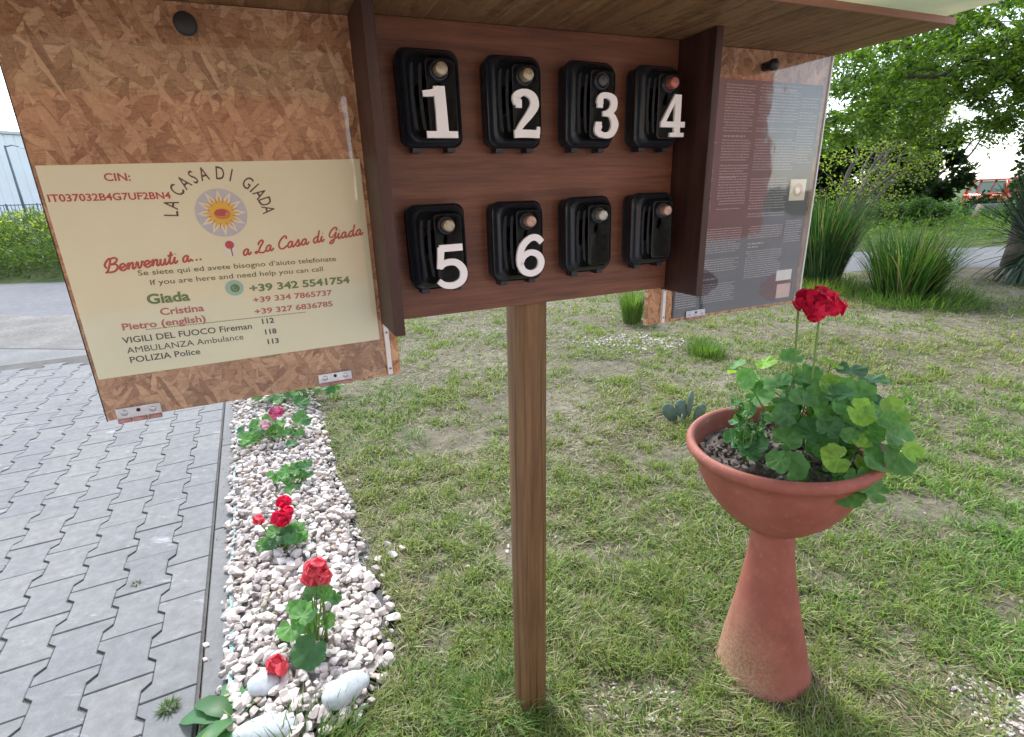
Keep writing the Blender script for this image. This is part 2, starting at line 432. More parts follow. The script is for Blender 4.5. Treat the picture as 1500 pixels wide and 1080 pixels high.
M['membrane'] = m_plain('black_weed_membrane', (0.012, 0.013, 0.016), 0.6, 0.4, 200, bump=0.4)
M['edging'] = m_plain('faded_teal_edging', (0.22, 0.36, 0.34), 0.6, 0.25, 12)
M['bark'] = m_ground('dark_bark', [(0.035, 0.028, 0.022), (0.07, 0.058, 0.045), (0.11, 0.09, 0.075)], (4, 25, 90), 0.9, 0.8, 0.02)
M['bark_l'] = m_ground('grey_twig_bark', [(0.10, 0.085, 0.07), (0.16, 0.14, 0.12), (0.22, 0.2, 0.17)], (4, 25, 90))

def m_paver():
    t = NT('grey_concrete_paver')
    oi = t.node('ShaderNodeObjectInfo')
    geo = t.node('ShaderNodeNewGeometry')
    pos = geo.outputs['Position']
    big = t.noise(1.1, 4, 0.6, v=pos); mid = t.noise(22, 5, 0.7, v=pos); fine = t.noise(420, 3, 0.7, v=pos)
    f = t.math('ADD', t.math('MULTIPLY', mid, 0.45), t.math('ADD', t.math('MULTIPLY', fine, 0.35), t.math('MULTIPLY', big, 0.2)))
    c = t.ramp(f, [(0.34, (0.145, 0.146, 0.145)), (0.5, (0.205, 0.206, 0.204)), (0.66, (0.285, 0.285, 0.281))])
    rc = t.ramp(oi.outputs['Random'], [(0, (0.92, 0.93, 0.95)), (0.5, (1, 1, 1)), (1, (1.06, 1.04, 1.02))])
    c = t.mix(1.0, c, rc, 'MULTIPLY')
    # lime bloom and scuffs: pale smears
    sc = t.noise(1.0, 5, 0.7, v=t.mapping((3.2, 9, 4), (0, 0, 0.5), v=pos))
    c = t.mix(t.math('MULTIPLY', t.ramp(sc, [(0.60, 0.0), (0.70, 1.0)]), 0.55), c, (0.46, 0.47, 0.49))
    st = t.noise(1.0, 4, 0.7, v=t.mapping((30, 60, 30), (0, 0, 0.9), v=pos))
    c = t.mix(t.math('MULTIPLY', t.ramp(st, [(0.68, 0.0), (0.74, 1.0)]), 0.45), c, (0.10, 0.10, 0.09))
    return t.end(t.bsdf(c, 0.85, t.bump(f, 0.35, 0.002), 0.3))
M['paver'] = m_paver()

def m_stone():
    t = NT('white_marble_chippings')
    geo = t.node('ShaderNodeNewGeometry'); pos = geo.outputs['Position']
    rnd = geo.outputs['Random Per Island']
    n = t.noise(60, 5, 0.6, v=pos)
    c = t.ramp(rnd, [(0.0, (0.50, 0.45, 0.42)), (0.3, (0.63, 0.56, 0.52)), (0.6, (0.73, 0.69, 0.65)), (0.8, (0.66, 0.64, 0.64)), (0.93, (0.62, 0.54, 0.44)), (1.0, (0.46, 0.36, 0.27))])
    oi = t.node('ShaderNodeObjectInfo')
    c = t.mix(1.0, c, t.ramp(oi.outputs['Random'], [(0, (0.86, 0.84, 0.82)), (1, (1.08, 1.06, 1.06))]), 'MULTIPLY')
    c = t.mix(0.35, c, t.ramp(n, [(0.35, 0.72), (0.65, 1.0)]), 'MULTIPLY')
    return t.end(t.bsdf(c, 0.6, t.bump(n, 0.25, 0.003), 0.35))
M['stone'] = m_stone()
M['stone_big'] = m_ground('smooth_white_boulder', [(0.36, 0.43, 0.40), (0.50, 0.55, 0.56), (0.58, 0.61, 0.64)], (6, 20, 80), 0.45, 0.15, 0.003)
M['grass'] = m_leaf('grass_blades', trans=0.4, rough=0.55)
M['leafcards'] = m_leaf('tree_foliage', trans=0.45, rough=0.5)
M['dryleaf'] = m_leaf('clippings', trans=0.2, rough=0.8)
M['ger'] = m_leaf('geranium_leaf', (0.10, 0.25, 0.065), 0.36, 0.5, False, True)
M['ger_b'] = m_leaf('geranium_leaf_light', (0.22, 0.40, 0.06), 0.4, 0.5, False, True)
M['ger_dk'] = m_leaf('geranium_leaf_dark', (0.06, 0.165, 0.06), 0.3, 0.5, False, True)
M['weed'] = m_leaf('dock_leaf', (0.06, 0.16, 0.05), 0.3, 0.45, False)
M['stem'] = m_leaf('green_stem', (0.16, 0.26, 0.07), 0.15, 0.5, False)
M['cactus'] = m_plain('grey_green_cactus', (0.10, 0.16, 0.12), 0.6, 0.25, 50, bump=0.2)
def m_petal(name, col, tr=0.35):
    t = NT(name)
    geo = t.node('ShaderNodeNewGeometry')
    c = t.ramp(geo.outputs['Random Per Island'], [(0, tuple(x * 0.42 for x in col)), (0.45, tuple(x * .85 for x in col)), (1, tuple(min(1, x * 1.15 + 0.03) for x in col))])
    p = t.bsdf(c, 0.6, None, 0.25)
    trn = t.node('ShaderNodeBsdfTranslucent'); t.l.new(c, trn.inputs[0])
    mx = t.node('ShaderNodeMixShader'); mx.inputs[0].default_value = tr
    t.l.new(p, mx.inputs[1]); t.l.new(trn.outputs[0], mx.inputs[2])
    return t.end(mx.outputs[0])
M['pet_crimson'] = m_petal('crimson_petals', (0.90, 0.012, 0.085), 0.5)
M['pet_coral'] = m_petal('coral_red_petals', (1.0, 0.15, 0.19), 0.5)
M['pet_pink'] = m_petal('pink_petals', (0.80, 0.18, 0.36))
M['pet_palepink'] = m_petal('pale_pink_petals', (0.85, 0.55, 0.62))

# ------------------------------------------------------------------ layout frame of the board (x along the board, y away from the viewer)
BP = Vector((0.023, 1.137, 0)); BR = math.atan2(0.408, 0.913)
ex = Vector((0.913, 0.408, 0)); ey = Vector((-0.408, 0.913, 0))
def BW(u, b, z=0.0): return BP + ex * u + ey * b + Vector((0, 0, z))
def to_ub(x, y):
    dx, dy = x - BP.x, y - BP.y
    return dx * ex.x + dy * ex.y, dx * ey.x + dy * ey.y

def vnoise(x, y, seed=0):
    """smooth value noise on arrays"""
    r = np.random.default_rng(seed).random((64, 64))
    xi = np.floor(x).astype(int); yi = np.floor(y).astype(int)
    fx = x - xi; fy = y - yi
    fx = fx * fx * (3 - 2 * fx); fy = fy * fy * (3 - 2 * fy)
    g = lambda a, b: r[a % 64, b % 64]
    return (g(xi, yi) * (1 - fx) + g(xi + 1, yi) * fx) * (1 - fy) + (g(xi, yi + 1) * (1 - fx) + g(xi + 1, yi + 1) * fx) * fy
def fbm(x, y, seed=0, o=4):
    s = 0; a = 0.5; t = 0
    for i in range(o):
        s = s + a * vnoise(x * 2 ** i + 13.7 * i, y * 2 ** i + 7.1 * i, seed + i); t += a; a *= 0.55
    return s / t

# gravel bed and lawn boundaries (world)
GR_Y = np.array([0.98, 1.06, 1.14, 1.24, 1.33, 1.54, 1.81, 2.16, 2.63, 3.3, 3.93, 4.3])
GR_X = np.array([-.78, -.62, -.50, -.455, -.44, -.47, -.63, -.78, -1.03, -1.33, -1.62, -1.85])
def gr_right(y): return np.interp(y, GR_Y, GR_X)
KD = Vector((-0.434, 0.901, 0)); KP = Vector((-1.27, 1.76, 0))          # joint between paving and kerb
KN = Vector((0.901, 0.434, 0))
KANG = math.atan2(-KD.x, KD.y)
def kx(y, off=0.0):    # x of the line parallel to the kerb joint, off metres to its right
    p = KP + KN * off
    return p.x + (y - p.y) * KD.x / KD.y
ROADN = ([-80, -10, -6, 0, 6, 80], [10.0, 7.6, 7.15, 8.25, 9.15, 10.0])
ROADF = ([-80, -10, 10, 80], [11.4, 11.3, 12.1, 14.0])
def road_near(x): return np.interp(x, *ROADN)
def road_far(x): return np.interp(x, *ROADF)

# ------------------------------------------------------------------ setting: ground sheets
g = MB(); S_ = 900
g.add([(-S_, -S_, -.06), (S_, -S_, -.06), (S_, S_, -.06), (-S_, S_, -.06)], [(0, 1, 2, 3)])
tag(g.build('ground', M['turf']), kind='structure')

# lawn soil: an uneven sheet right of the paving, up to the road
nx, ny = 220, 200
xs = np.linspace(-9, 20, nx); tt = np.linspace(0, 1, ny) ** 1.8
V = []; 
X, T = np.meshgrid(xs, tt)
X = np.where(T < 2, X, X)
y0 = -6.0
Y = y0 + T * 0
# rows from y=-2 to the road edge, columns start at the kerb line
rows = np.concatenate([np.linspace(0.15, 0.4, 4), np.linspace(0.5, 4.4, 120), np.linspace(4.5, 1.0, 1)[:0], np.linspace(4.5, 9.6, 70)])
ny = len(rows)
cols = np.linspace(0, 1, nx) ** 1.7
VV = np.zeros((ny, nx, 3))
for j, yy in enumerate(rows):
    xl = kx(yy, 0.07)
    xx = xl + (22 - xl) * cols
    y2 = np.minimum(yy, road_near(xx) + 0.05)
    h = (fbm(xx * 1.3, y2 * 1.3, 3) - 0.5) * 0.05 + (fbm(xx * 9, y2 * 9, 8, 3) - 0.5) * 0.022 - 0.008
    ed = np.clip((xx - xl) / 0.25, 0, 1)
    h = h * ed - 0.028 * (1 - ed)
    VV[j, :, 0] = xx; VV[j, :, 1] = y2; VV[j, :, 2] = h
idx = np.arange(nx * ny).reshape(ny, nx)
FF = np.stack([idx[:-1, :-1], idx[:-1, 1:], idx[1:, 1:], idx[1:, :-1]], -1).reshape(-1, 4)
lawn_soil = np_obj('lawn_ground', VV.reshape(-1, 3), FF, M['soil'], smooth=True)
tag(lawn_soil, kind='structure')
def lawn_h(x, y):
    xl = kx(y, 0.07)
    h = (fbm(x * 1.3, y * 1.3, 3) - 0.5) * 0.05 + (fbm(x * 9, y * 9, 8, 3) - 0.5) * 0.022 - 0.008
    ed = np.clip((x - xl) / 0.25, 0, 1)
    return h * ed - 0.028 * (1 - ed)

def strip(name, xs_, near, far, z, mat):
    g = MB(); vs = []
    for x in xs_:
        vs += [(x, float(near(x)), z), (x, float(far(x)), z)]
    g.add(vs, [(2 * i, 2 * i + 2, 2 * i + 3, 2 * i + 1) for i in range(len(xs_) - 1)])
    return tag(g.build(name, mat), kind='structure')
strip('road', list(np.linspace(-120, 120, 97)), road_near, road_far, -0.012, M['asphalt'])
# gritty shoulder between paving and road on the left
strip('road_shoulder', list(np.linspace(-40, -2.0, 40)), lambda x: 5.62 - (x + 5.2) * 0.14, lambda x: road_near(x) + 0.35 + 0.15 * math.sin(x * 3.1), -0.004, M['gravel_dirt'])
strip('concrete_apron', list(np.linspace(-40, -2.6, 30)), lambda x: 4.80 - (x + 5.2) * 0.14, lambda x: 5.62 - (x + 5.2) * 0.14, -0.0085, M['concrete'])

fc = MB().add([(-30, -14, -.02), (30, -14, -.02), (30, .2, -.02), (-30, .2, -.02)], [(0, 1, 2, 3)]).build('bounce_ground', M['bounce_ground'])  # unseen pale yard behind the viewer, added to bounce light onto the boards
tag(fc, kind='structure')
# embankment beyond the road on the left, verge on the right
def bank_h(x, y):
    d = np.clip((y - road_far(x)) / 2.6, 0, 1)
    side = np.clip((2 - x) / 10, 0, 1)
    return d * d * (3 - 2 * d) * (0.18 + 0.50 * side) - 0.02
bx = np.linspace(-70, 90, 161); by = np.concatenate([np.linspace(0, 6, 30), np.linspace(7, 60, 24)])
VV = np.zeros((len(by), len(bx), 3))
for j, dy in enumerate(by):
    yy = road_far(bx) + dy - 0.02
    VV[j, :, 0] = bx; VV[j, :, 1] = yy
    VV[j, :, 2] = bank_h(bx, yy) + (fbm(bx * 0.7, yy * 0.7, 5) - 0.5) * 0.12 * min(1, dy)
idx = np.arange(len(bx) * len(by)).reshape(len(by), len(bx))
FF = np.stack([idx[:-1, :-1], idx[:-1, 1:], idx[1:, 1:], idx[1:, :-1]], -1).reshape(-1, 4)
tag(np_obj('verge_bank', VV.reshape(-1, 3), FF, M['turf'], smooth=True), kind='structure')

# ------------------------------------------------------------------ paving of interlocking blocks
pave = MB()
c4 = [KP + KD * 4.0, KP - KD * 3.2]
pa, pb = KP + KD * 4.2, KP - KD * 3.0
def PW(s, t, z=0.0): return KP + KN * s + KD * t + Vector((0, 0, z))       # s right of the joint, t away along it
pave.add([PW(-6.5, -3, -.008), PW(0.004, -3, -.008), PW(0.004, 4.6, -.008), PW(-6.5, 4.6, -.008)], [(0, 1, 2, 3)])
paving = pave.build('paving', M['sand']); tag(paving, kind='structure')
PU, PL, SH = 0.165, 0.238, 0.0145
def paver_outline(w_end=0.0958, w_mid=0.0695, j=0.0010):
    h = PL / 2 - 0.0022
    right = [(w_end, -h), (w_end, -h + .036), (w_mid, -h + .062), (w_mid, h - .062), (w_end, h - .036), (w_end, h)]
    left = [(-x, y) for x, y in right[::-1]]
    pts = [(x - math.copysign(j, x), y) for x, y in right + left]
    return pts
def clip_right(pts, xmax):
    out = []
    n = len(pts)
    for i in range(n):
        a = pts[i]; b = pts[(i + 1) % n]
        ia, ib = a[0] <= xmax, b[0] <= xmax
        if ia: out.append(a)
        if ia != ib:
            k = (xmax - a[0]) / (b[0] - a[0]); out.append((xmax, a[1] + k * (b[1] - a[1])))
    return out
def paver_mesh(pts):
    m = MB(); n = len(pts)
    cx = sum(p[0] for p in pts) / n; cy = sum(p[1] for p in pts) / n
    def ins(p, d):
        v = Vector((cx - p[0], cy - p[1])); v.normalize(); return (p[0] + v.x * d, p[1] + v.y * d)
    vs = [(x, y, -0.03) for x, y in pts] + [(x, y, -0.003) for x, y in pts] + [(*ins(p, .0028), 0.0) for p in pts]
    fs = [(i, (i + 1) % n, n + (i + 1) % n, n + i) for i in range(n)] + [(n + i, n + (i + 1) % n, 2 * n + (i + 1) % n, 2 * n + i) for i in range(n)]
    fs.append(tuple(2 * n + i for i in range(n)))
    m.add(vs, fs)
    return m
full_m = paver_mesh(paver_outline())
full_mesh = full_m.mesh('paver', M['paver'])
half_meshes = {}
spots = []
for ci in range(0, 36):
    uc = -0.066 - ci * PU
    for ri in range(-14, 20):
        t = ri * PL + (PL / 2 if ci % 2 else 0) + 0.06
        p = PW(uc, t)
        if t > 4.3 or p.y < 0.6 or p.x < -9: continue
        if p.y > 5.02 - (p.x + 5.2) * 0.14: continue
        dcam = math.hypot(p.x, p.y)
        # keep what the picture can show (with a margin)
        if p.x < -1.35 * p.y - 0.9: continue
        spots.append((dcam, uc, t, ci, p))
spots.sort(key=lambda q: q[0])
rest = MB()
edge_mesh = paver_mesh(clip_right(paver_outline(), 0.066 - 0.005)).mesh('paver_edge', M['paver'])
for k, (dd, uc, t, ci, p) in enumerate(spots):
    tz = random.uniform(-.0016, .0016)
    rx, ry = random.uniform(-.006, .006), random.uniform(-.006, .006)
    if k < 300:
        o = link_mesh('paver', edge_mesh if ci == 0 else full_mesh, paving, (p.x, p.y, tz), (rx, ry, KANG + random.uniform(-.004, .004)))
    else:
        src = full_m
        ca, sa = math.cos(KANG), math.sin(KANG)
        vs = [(p.x + v[0] * ca - v[1] * sa, p.y + v[0] * sa + v[1] * ca, v[2] + tz) for v in src.v]
        if ci == 0: continue
        rest.add(vs, src.f)
ro = rest.build('far_pavers', M['paver'], paving); ro['kind'] = 'stuff'

# kerb strip: thin concrete kerb stones beyond the dark joint
kerb = MB().add([PW(0.004, -3, -.02), PW(0.10, -3, -.02), PW(0.10, 4.6, -.02), PW(0.004, 4.6, -.02)], [(0, 1, 2, 3)]).build('kerb', M['sand'])
tag(kerb, kind='structure')
t = -2.6
while t < 4.4:
    o = MB().b2(0, .072, 0, .985, -.05, .004).build('kerb_stone', M['concrete'], kerb, bevel=.004, loc=PW(0.012, t), rot=(0, 0, KANG))
    t += 0.992
# thin teal edging beside the kerb
e = MB()
for i in range(24):
    tt0 = -0.75 + i * 0.1
    e.box(PW(0.094 + 0.004 * math.sin(i * .7), tt0 + .05, 0.006), (.012, .103, .034), KANG)
tag(e.build('garden_edging', M['edging']), 'faded teal plastic edging strip between kerb and white gravel', 'edging')

# ------------------------------------------------------------------ gravel bed of white chippings
mem = MB(); vs = []
ysb = list(np.linspace(1.0, 4.3, 34))
for y in ysb:
    vs += [(kx(y, .088), y, .004), (float(gr_right(y)) + .022 + .014 * math.sin(y * 14), y, .004 + .004 * math.sin(y * 9))]
mem.add(vs, [(2 * i, 2 * i + 1, 2 * i + 3, 2 * i + 2) for i in range(len(ysb) - 1)])
bed = mem.build('gravel_bed', M['membrane']); tag(bed, kind='structure')
gb = MB(); vs = []
for y in ysb:
    vs += [(kx(y, .088), y, .010), (float(gr_right(y)) - .035 + .012 * math.sin(y * 21), y, .012)]
gb.add(vs, [(2 * i, 2 * i + 1, 2 * i + 3, 2 * i + 2) for i in range(len(ysb) - 1)])
gb.build('stone_grit', M['grit'], bed)

def hull_stone(seed, n=22, sq=(1, .75, .6)):
    r = random.Random(seed)
    bm = bmesh.new()
    for i in range(n):
        v = Vector((r.gauss(0, 1), r.gauss(0, 1), r.gauss(0, 1))).normalized() * r.uniform(.78, 1.0)
        v = Vector((max(-.8, min(.85, v.x)), max(-.75, min(.8, v.y)), max(-.7, min(.75, v.z))))
        bm.verts.new((v.x * sq[0], v.y * sq[1], v.z * sq[2]))
    bmesh.ops.convex_hull(bm, input=bm.verts)
    for v in [v for v in bm.verts if not v.link_faces]: bm.verts.remove(v)
    bmesh.ops.triangulate(bm, faces=bm.faces)
    bm.verts.index_update()
    V = np.array([v.co[:] for v in bm.verts]); Fa = np.array([[v.index for v in f.verts] for f in bm.faces])
    bm.free()
    return V, Fa
STONES = [hull_stone(i, 13 + i % 6, (1, .62 + .06 * (i % 4), .5 + .05 * (i % 5))) for i in range(12)]
STONE_ME = [np_mesh('stone', V, Fa, M['stone']) for V, Fa in STONES]
def rotm(a, b, c): return np.array(Matrix.Rotation(c, 3, 'Z') @ Matrix.Rotation(b, 3, 'Y') @ Matrix.Rotation(a, 3, 'X'))
st = []
y = 1.03
while y < 4.25:
    step = 0.0265 + 0.002 * y
    xl = kx(y, .08); xr = float(gr_right(y))
    x = xl
    while x < xr + 0.02:
        for layer in (0, 1):
            px_ = x + random.uniform(-.5, .5) * step; py_ = y + random.uniform(-.5, .5) * step
            edge = min(px_ - kx(py_, .083), float(gr_right(py_)) + .015 * math.sin(py_ * 23) - px_)
            if edge < random.uniform(-.045, .01): continue
            if px_ > gr_right(py_) - .05 and 1.2 < py_ < 2.1 and random.random() < .55: continue
            s = random.choice([.009, .012, .015, .018, .021, .024, .028, .032]) * random.uniform(.9, 1.15)
            zz = .012 + layer * random.uniform(.010, .022) + .016 * min(1, max(0, edge) / .12)
            st.append((px_, py_, zz, s))
        x += step
    y += step
st.sort(key=lambda q: (q[0] ** 2 + q[1] ** 2) / (q[3] / .016) ** 2 - (60 * (q[2] - .02)))
RV = []; RF = []; off = 0
for k, (x, y, z, s) in enumerate(st):
    i = random.randrange(12); a = (random.uniform(-.5, .5), random.uniform(-.5, .5), random.uniform(0, 6.3))
    if k < 290:
        link_mesh('stone', STONE_ME[i], bed, (x, y, z), a, (s, s, s))
    else:
        V, Fa = STONES[i]
        RV.append(V @ rotm(*a).T * s + np.array([x, y, z])); RF.append(Fa + off); off += len(V)
o = np_obj('far_chippings', np.concatenate(RV), np.concatenate(RF), M['stone'], bed); o['kind'] = 'stuff'

K_ = 260
lx_, ly_ = [], []
for _ in range(K_):
    yy = random.uniform(1.0, 4.2); lx_.append(random.uniform(kx(yy, .0), float(gr_right(yy)))); ly_.append(yy)
deb = MB()
for xx, yy in zip(lx_, ly_):
    a = random.uniform(0, 6.3); L_ = random.uniform(.004, .012); W_ = L_ * random.uniform(.2, .45); zz = random.uniform(.030, .042) if xx > kx(yy, .10) else .006
    dx, dy = math.cos(a), math.sin(a)
    deb.add([(xx, yy, zz), (xx + dx * L_ / 2 - dy * W_, yy + dy * L_ / 2 + dx * W_, zz + .003), (xx + dx * L_, yy + dy * L_, zz), (xx + dx * L_ / 2 + dy * W_, yy + dy * L_ / 2 - dx * W_, zz + .001)], [(0, 1, 2, 3)])
deb_o = deb.build('dry_debris', M['debris']); tag(deb_o, 'dry brown leaf crumbs lying on the white gravel and kerb', 'leaf litter', kind='stuff')

def boulder(name, loc, s, rz, label, seed, tint=None):
    bm = bmesh.new(); bmesh.ops.create_icosphere(bm, subdivisions=3, radius=1)
    for v in bm.verts:
        n = noise.noise(v.co * 1.1 + Vector((seed, 0, 0)))
        v.co *= 1 + .16 * n
        v.co = Vector((v.co.x * s[0], v.co.y * s[1], v.co.z * s[2]))
    me = bpy.data.meshes.new(name); bm.to_mesh(me); bm.free()
    me.polygons.foreach_set('use_smooth', [True] * len(me.polygons)); me.materials.append(M['stone_big'])
    o = link_mesh(name, me, None, loc, (0.1, 0.1, rz))
    return tag(o, label, 'stone')

boulder('white_boulder', (-.535, 1.20, .045), (.075, .045, .035), .9, 'smooth white boulder with green tinge at the lower right edge of the gravel bed', 3)
boulder('white_boulder', (-.80, 1.23, .045), (.045, .042, .026), .4, 'round pale blue white boulder between the teal edging and the coral geranium', 8)
boulder('white_boulder', (-.73, 1.085, .035), (.085, .045, .030), .3, 'large flat white boulder beside the broad dock leaves at the bottom of the photo', 14)
SL = ['upper left one of two small white stones lying on the grass beside the crimson geranium', 'upper right one of two small white stones lying on the grass beside the crimson geranium',
      'upper white stone of the cluster on the grass right of the gravel bed', 'left flat white stone of the cluster on the grass', 'lowest left white stone of the cluster on the grass',
      'largest, rightmost white stone of the cluster on the grass', 'tiny white stone right of the cluster on the lawn', 'small white stone on the grass just right of the green tinged boulder',
      'white stone on the black membrane left of the cluster', 'small white stone in the near grass at the bottom of the photo', 'small white stone at the membrane edge below the cluster']
for si, (x, y, s) in enumerate([(-.86, 2.52, .016), (-.745, 2.42, .017), (-.575, 1.94, .024), (-.535, 1.86, .03), (-.59, 1.84, .027), (-.50, 1.90, .032), (-.44, 1.76, .013), (-.40, 1.36, .014), (-.55, 1.74, .02), (-.36, 1.20, .016), (-.5, 1.62, .017)]):
    o = link_mesh('stray_stone', random.choice(STONE_ME), None, (x, y, s * .55 + float(lawn_h(np.array(x), np.array(y)))), (random.uniform(-.3, .3), random.uniform(-.3, .3), random.uniform(0, 6)), (s, s, s))
    tag(o, SL[si], 'stone', 'white stones strayed onto the lawn')
for (x, y, s, lb) in [(-1.09, 1.42, .016, 'upper, larger'), (-1.06, 1.36, .012, 'lower, smaller')]:
    o = link_mesh('stray_stone', random.choice(STONE_ME), None, (x, y, .008), (.1, .1, random.uniform(0, 6)), (s, s, s * .7))
    tag(o, lb + ' of two white chippings lying on the kerb joint beside the paving', 'stone', 'white chippings on the kerb')
# ------------------------------------------------------------------ the key safe stand
stand = empty('key_safe_stand', BP, BR, 'brown wooden stand on one post with roofed key safe box between two chipboard panels', 'notice stand')
o = MB().b2(-.046, .046, -.010, .082, -.15, 1.60).build('post', M['post'], stand, bevel=.0445, seg=8, loc=(.016, 0, 0))
o.rotation_euler = (0, math.radians(.75), 0)
ROT = math.radians(-0.95)
def roof_z(u): return 1.7495 + .0165 * u
def slab(u0, u1, y0, y1, z0, ztop=None):
    """board whose top follows the slightly tilted roof underside"""
    za = roof_z(u0) - .001 if ztop is None else ztop; zb = roof_z(u1) - .001 if ztop is None else ztop
    m = MB()
    m.add([(u0, y0, z0), (u1, y0, z0), (u1, y1, z0), (u0, y1, z0), (u0, y0, za), (u1, y0, zb), (u1, y1, zb), (u0, y1, za)],
          [(0, 3, 2, 1), (4, 5, 6, 7), (0, 1, 5, 4), (1, 2, 6, 5), (2, 3, 7, 6), (3, 0, 4, 7)])
    return m
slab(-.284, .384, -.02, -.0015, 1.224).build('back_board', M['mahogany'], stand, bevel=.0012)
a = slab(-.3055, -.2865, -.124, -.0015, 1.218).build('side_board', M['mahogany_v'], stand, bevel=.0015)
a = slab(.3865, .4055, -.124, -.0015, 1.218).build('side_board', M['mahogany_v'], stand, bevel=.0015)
# roof board, tilted with the box
rm = MB()
def rz(u, k): return roof_z(u) + k
rm.add([(x, y, rz(x, k)) for k in (0, .012) for x, y in ((-1.15, -.262), (.905, -.262), (.905, .25), (-1.15, .25))],
       [(0, 3, 2, 1), (4, 5, 6, 7), (0, 1, 5, 4), (1, 2, 6, 5), (2, 3, 7, 6), (3, 0, 4, 7)])
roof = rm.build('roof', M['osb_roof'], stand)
rf = MB().add([(x, y, rz(x, k)) for k in (-.0005, .0125) for x, y in ((-1.15, -.266), (.909, -.266), (.909, -.2625), (-1.15, -.2625))],
       [(0, 3, 2, 1), (4, 5, 6, 7), (0, 1, 5, 4), (1, 2, 6, 5), (2, 3, 7, 6), (3, 0, 4, 7)]).build('edge_trim', M['osb_edge'], roof)
def m_canopy():
    t = NT('milky_cover_sheet')
    n = t.noise(3.0, 4, 0.6)
    c = t.ramp(n, [(0.35, (0.50, 0.52, 0.40)), (0.65, (0.72, 0.66, 0.50))])
    p = t.bsdf(c, 0.25, None, 0.5)
    tr = t.node('ShaderNodeBsdfTranslucent'); t.l.new(c, tr.inputs[0])
    mx = t.node('ShaderNodeMixShader'); mx.inputs[0].default_value = 0.6
    t.l.new(p, mx.inputs[1]); t.l.new(tr.outputs[0], mx.inputs[2])
    return t.end(mx.outputs[0])
cm = MB()
for i in range(5):
    pass
cm.add([(x, y, rz(x, k) + (-.27 - y) * .02 * (y < -.27)) for k in (.0145, .0185) for x, y in ((-1.2, -.95), (.907, -.95), (.907, .27), (-1.2, .27))],
       [(0, 3, 2, 1), (4, 5, 6, 7), (0, 1, 5, 4), (1, 2, 6, 5), (2, 3, 7, 6), (3, 0, 4, 7)])
cm.build('cover_sheet', m_canopy(), stand)

# left notice panel (chipboard, acrylic sheet, hinges, white strip, knob)
lp = slab(-.780, -.2775, .0, .012, 1.108).build('left_panel', M['osb'], stand)
lp['label'] = 'chipboard panel at the left with cream poster'
MB().b2(-.7812, -.7802, -.001, .0125, 1.107, 1.74).build('edge_tape', M['rubber'], lp)
MB().b2(-.778, -.309, -.0075, -.0055, 1.112, 1.738).build('acrylic_sheet', M['acrylic'], lp)
def strip_part(u, z0, z1, par, holes):
    m = MB().b2(u - .0045, u + .0045, -.009, -.0005, z0, z1)
    o = m.build('white_strip', M['white_strip'], par, bevel=.001)
    for z in holes:
        MB().tube([(u, -.0088, z), (u, -.0096, z)], .0025, 10).build('screw', M['screw'], par)
strip_part(-.2995, 1.112, 1.735, lp, (1.125, 1.20))
def hinge(u0, u1, z0, z1, par):
    h = MB().b2(u0, u1, -.0095, -.0078, z0 + .006, z1).build('hinge', M['steel'], par, bevel=.0006)
    # knuckles along the lower edge
    n = 3; w = (u1 - u0) / n
    k = MB()
    for i in range(n):
        (k if i % 2 else k).tube([(u0 + i * w + .001, -.0105, z0 + .003), (u0 + (i + 1) * w - .001, -.0105, z0 + .003)], .0038, 10)
    k.build('hinge_barrel', M['rust'], par)
    for x, r in ((u0 + .012, .0052), ((u0 + u1) / 2, .0032), (u1 - .012, .0052)):
        s = MB()
        if r > .004:
            s.lathe([(0.0001, .0014), (r * .6, .0012), (r, 0), (r, -.0005)], 14)
            s.build('screw', M['steel'], par, loc=(x, -.0096, (z0 + z1) / 2 + .004), rot=(math.pi / 2, 0, 0))
        else:
            s.tube([(x, -.0094, (z0 + z1) / 2 + .006), (x, -.0100, (z0 + z1) / 2 + .006)], r, 10).build('hole', M['rubber'], par)
hinge(-.764, -.699, 1.104, 1.129, lp)
hinge(-.438, -.376, 1.110, 1.134, lp)
# black round knob holding the panel
def knob(u, z, r, d, par):
    m = MB().lathe([(r * .55, 0), (r * .6, d * .35), (r, d * .45), (r, d * .9), (r * .85, d), (.0001, d)], 24)
    m.build('knob', M['rubber'], par, loc=(u, -.0076, z), rot=(math.pi / 2, 0, 0))
knob(-.545, 1.707, .0155, .014, lp)

# right notice panel
rp = slab(.350, .888, .0, .012, 1.128).build('right_panel', M['osb'], stand)
rp['label'] = 'chipboard panel at the right with grey poster'
MB().b2(.8885, .8925, -.010, .014, 1.126, 1.76).build('edge_strip', M['white_strip'], rp)
MB().b2(.430, .886, -.0068, -.0052, 1.134, 1.762).build('plastic_film', M['film'], rp)
strip_part(.396, 1.131, 1.74, rp, (1.145, 1.215))
hinge(.470, .534, 1.128, 1.152, rp)
m = MB().lathe([(.010, 0), (.010, .02), (.0125, .021), (.0125, .032), (.0001, .034)], 20).build('knob', M['rubber'], rp, loc=(.655, -.007, 1.722), rot=(math.pi / 2, 0, 0))

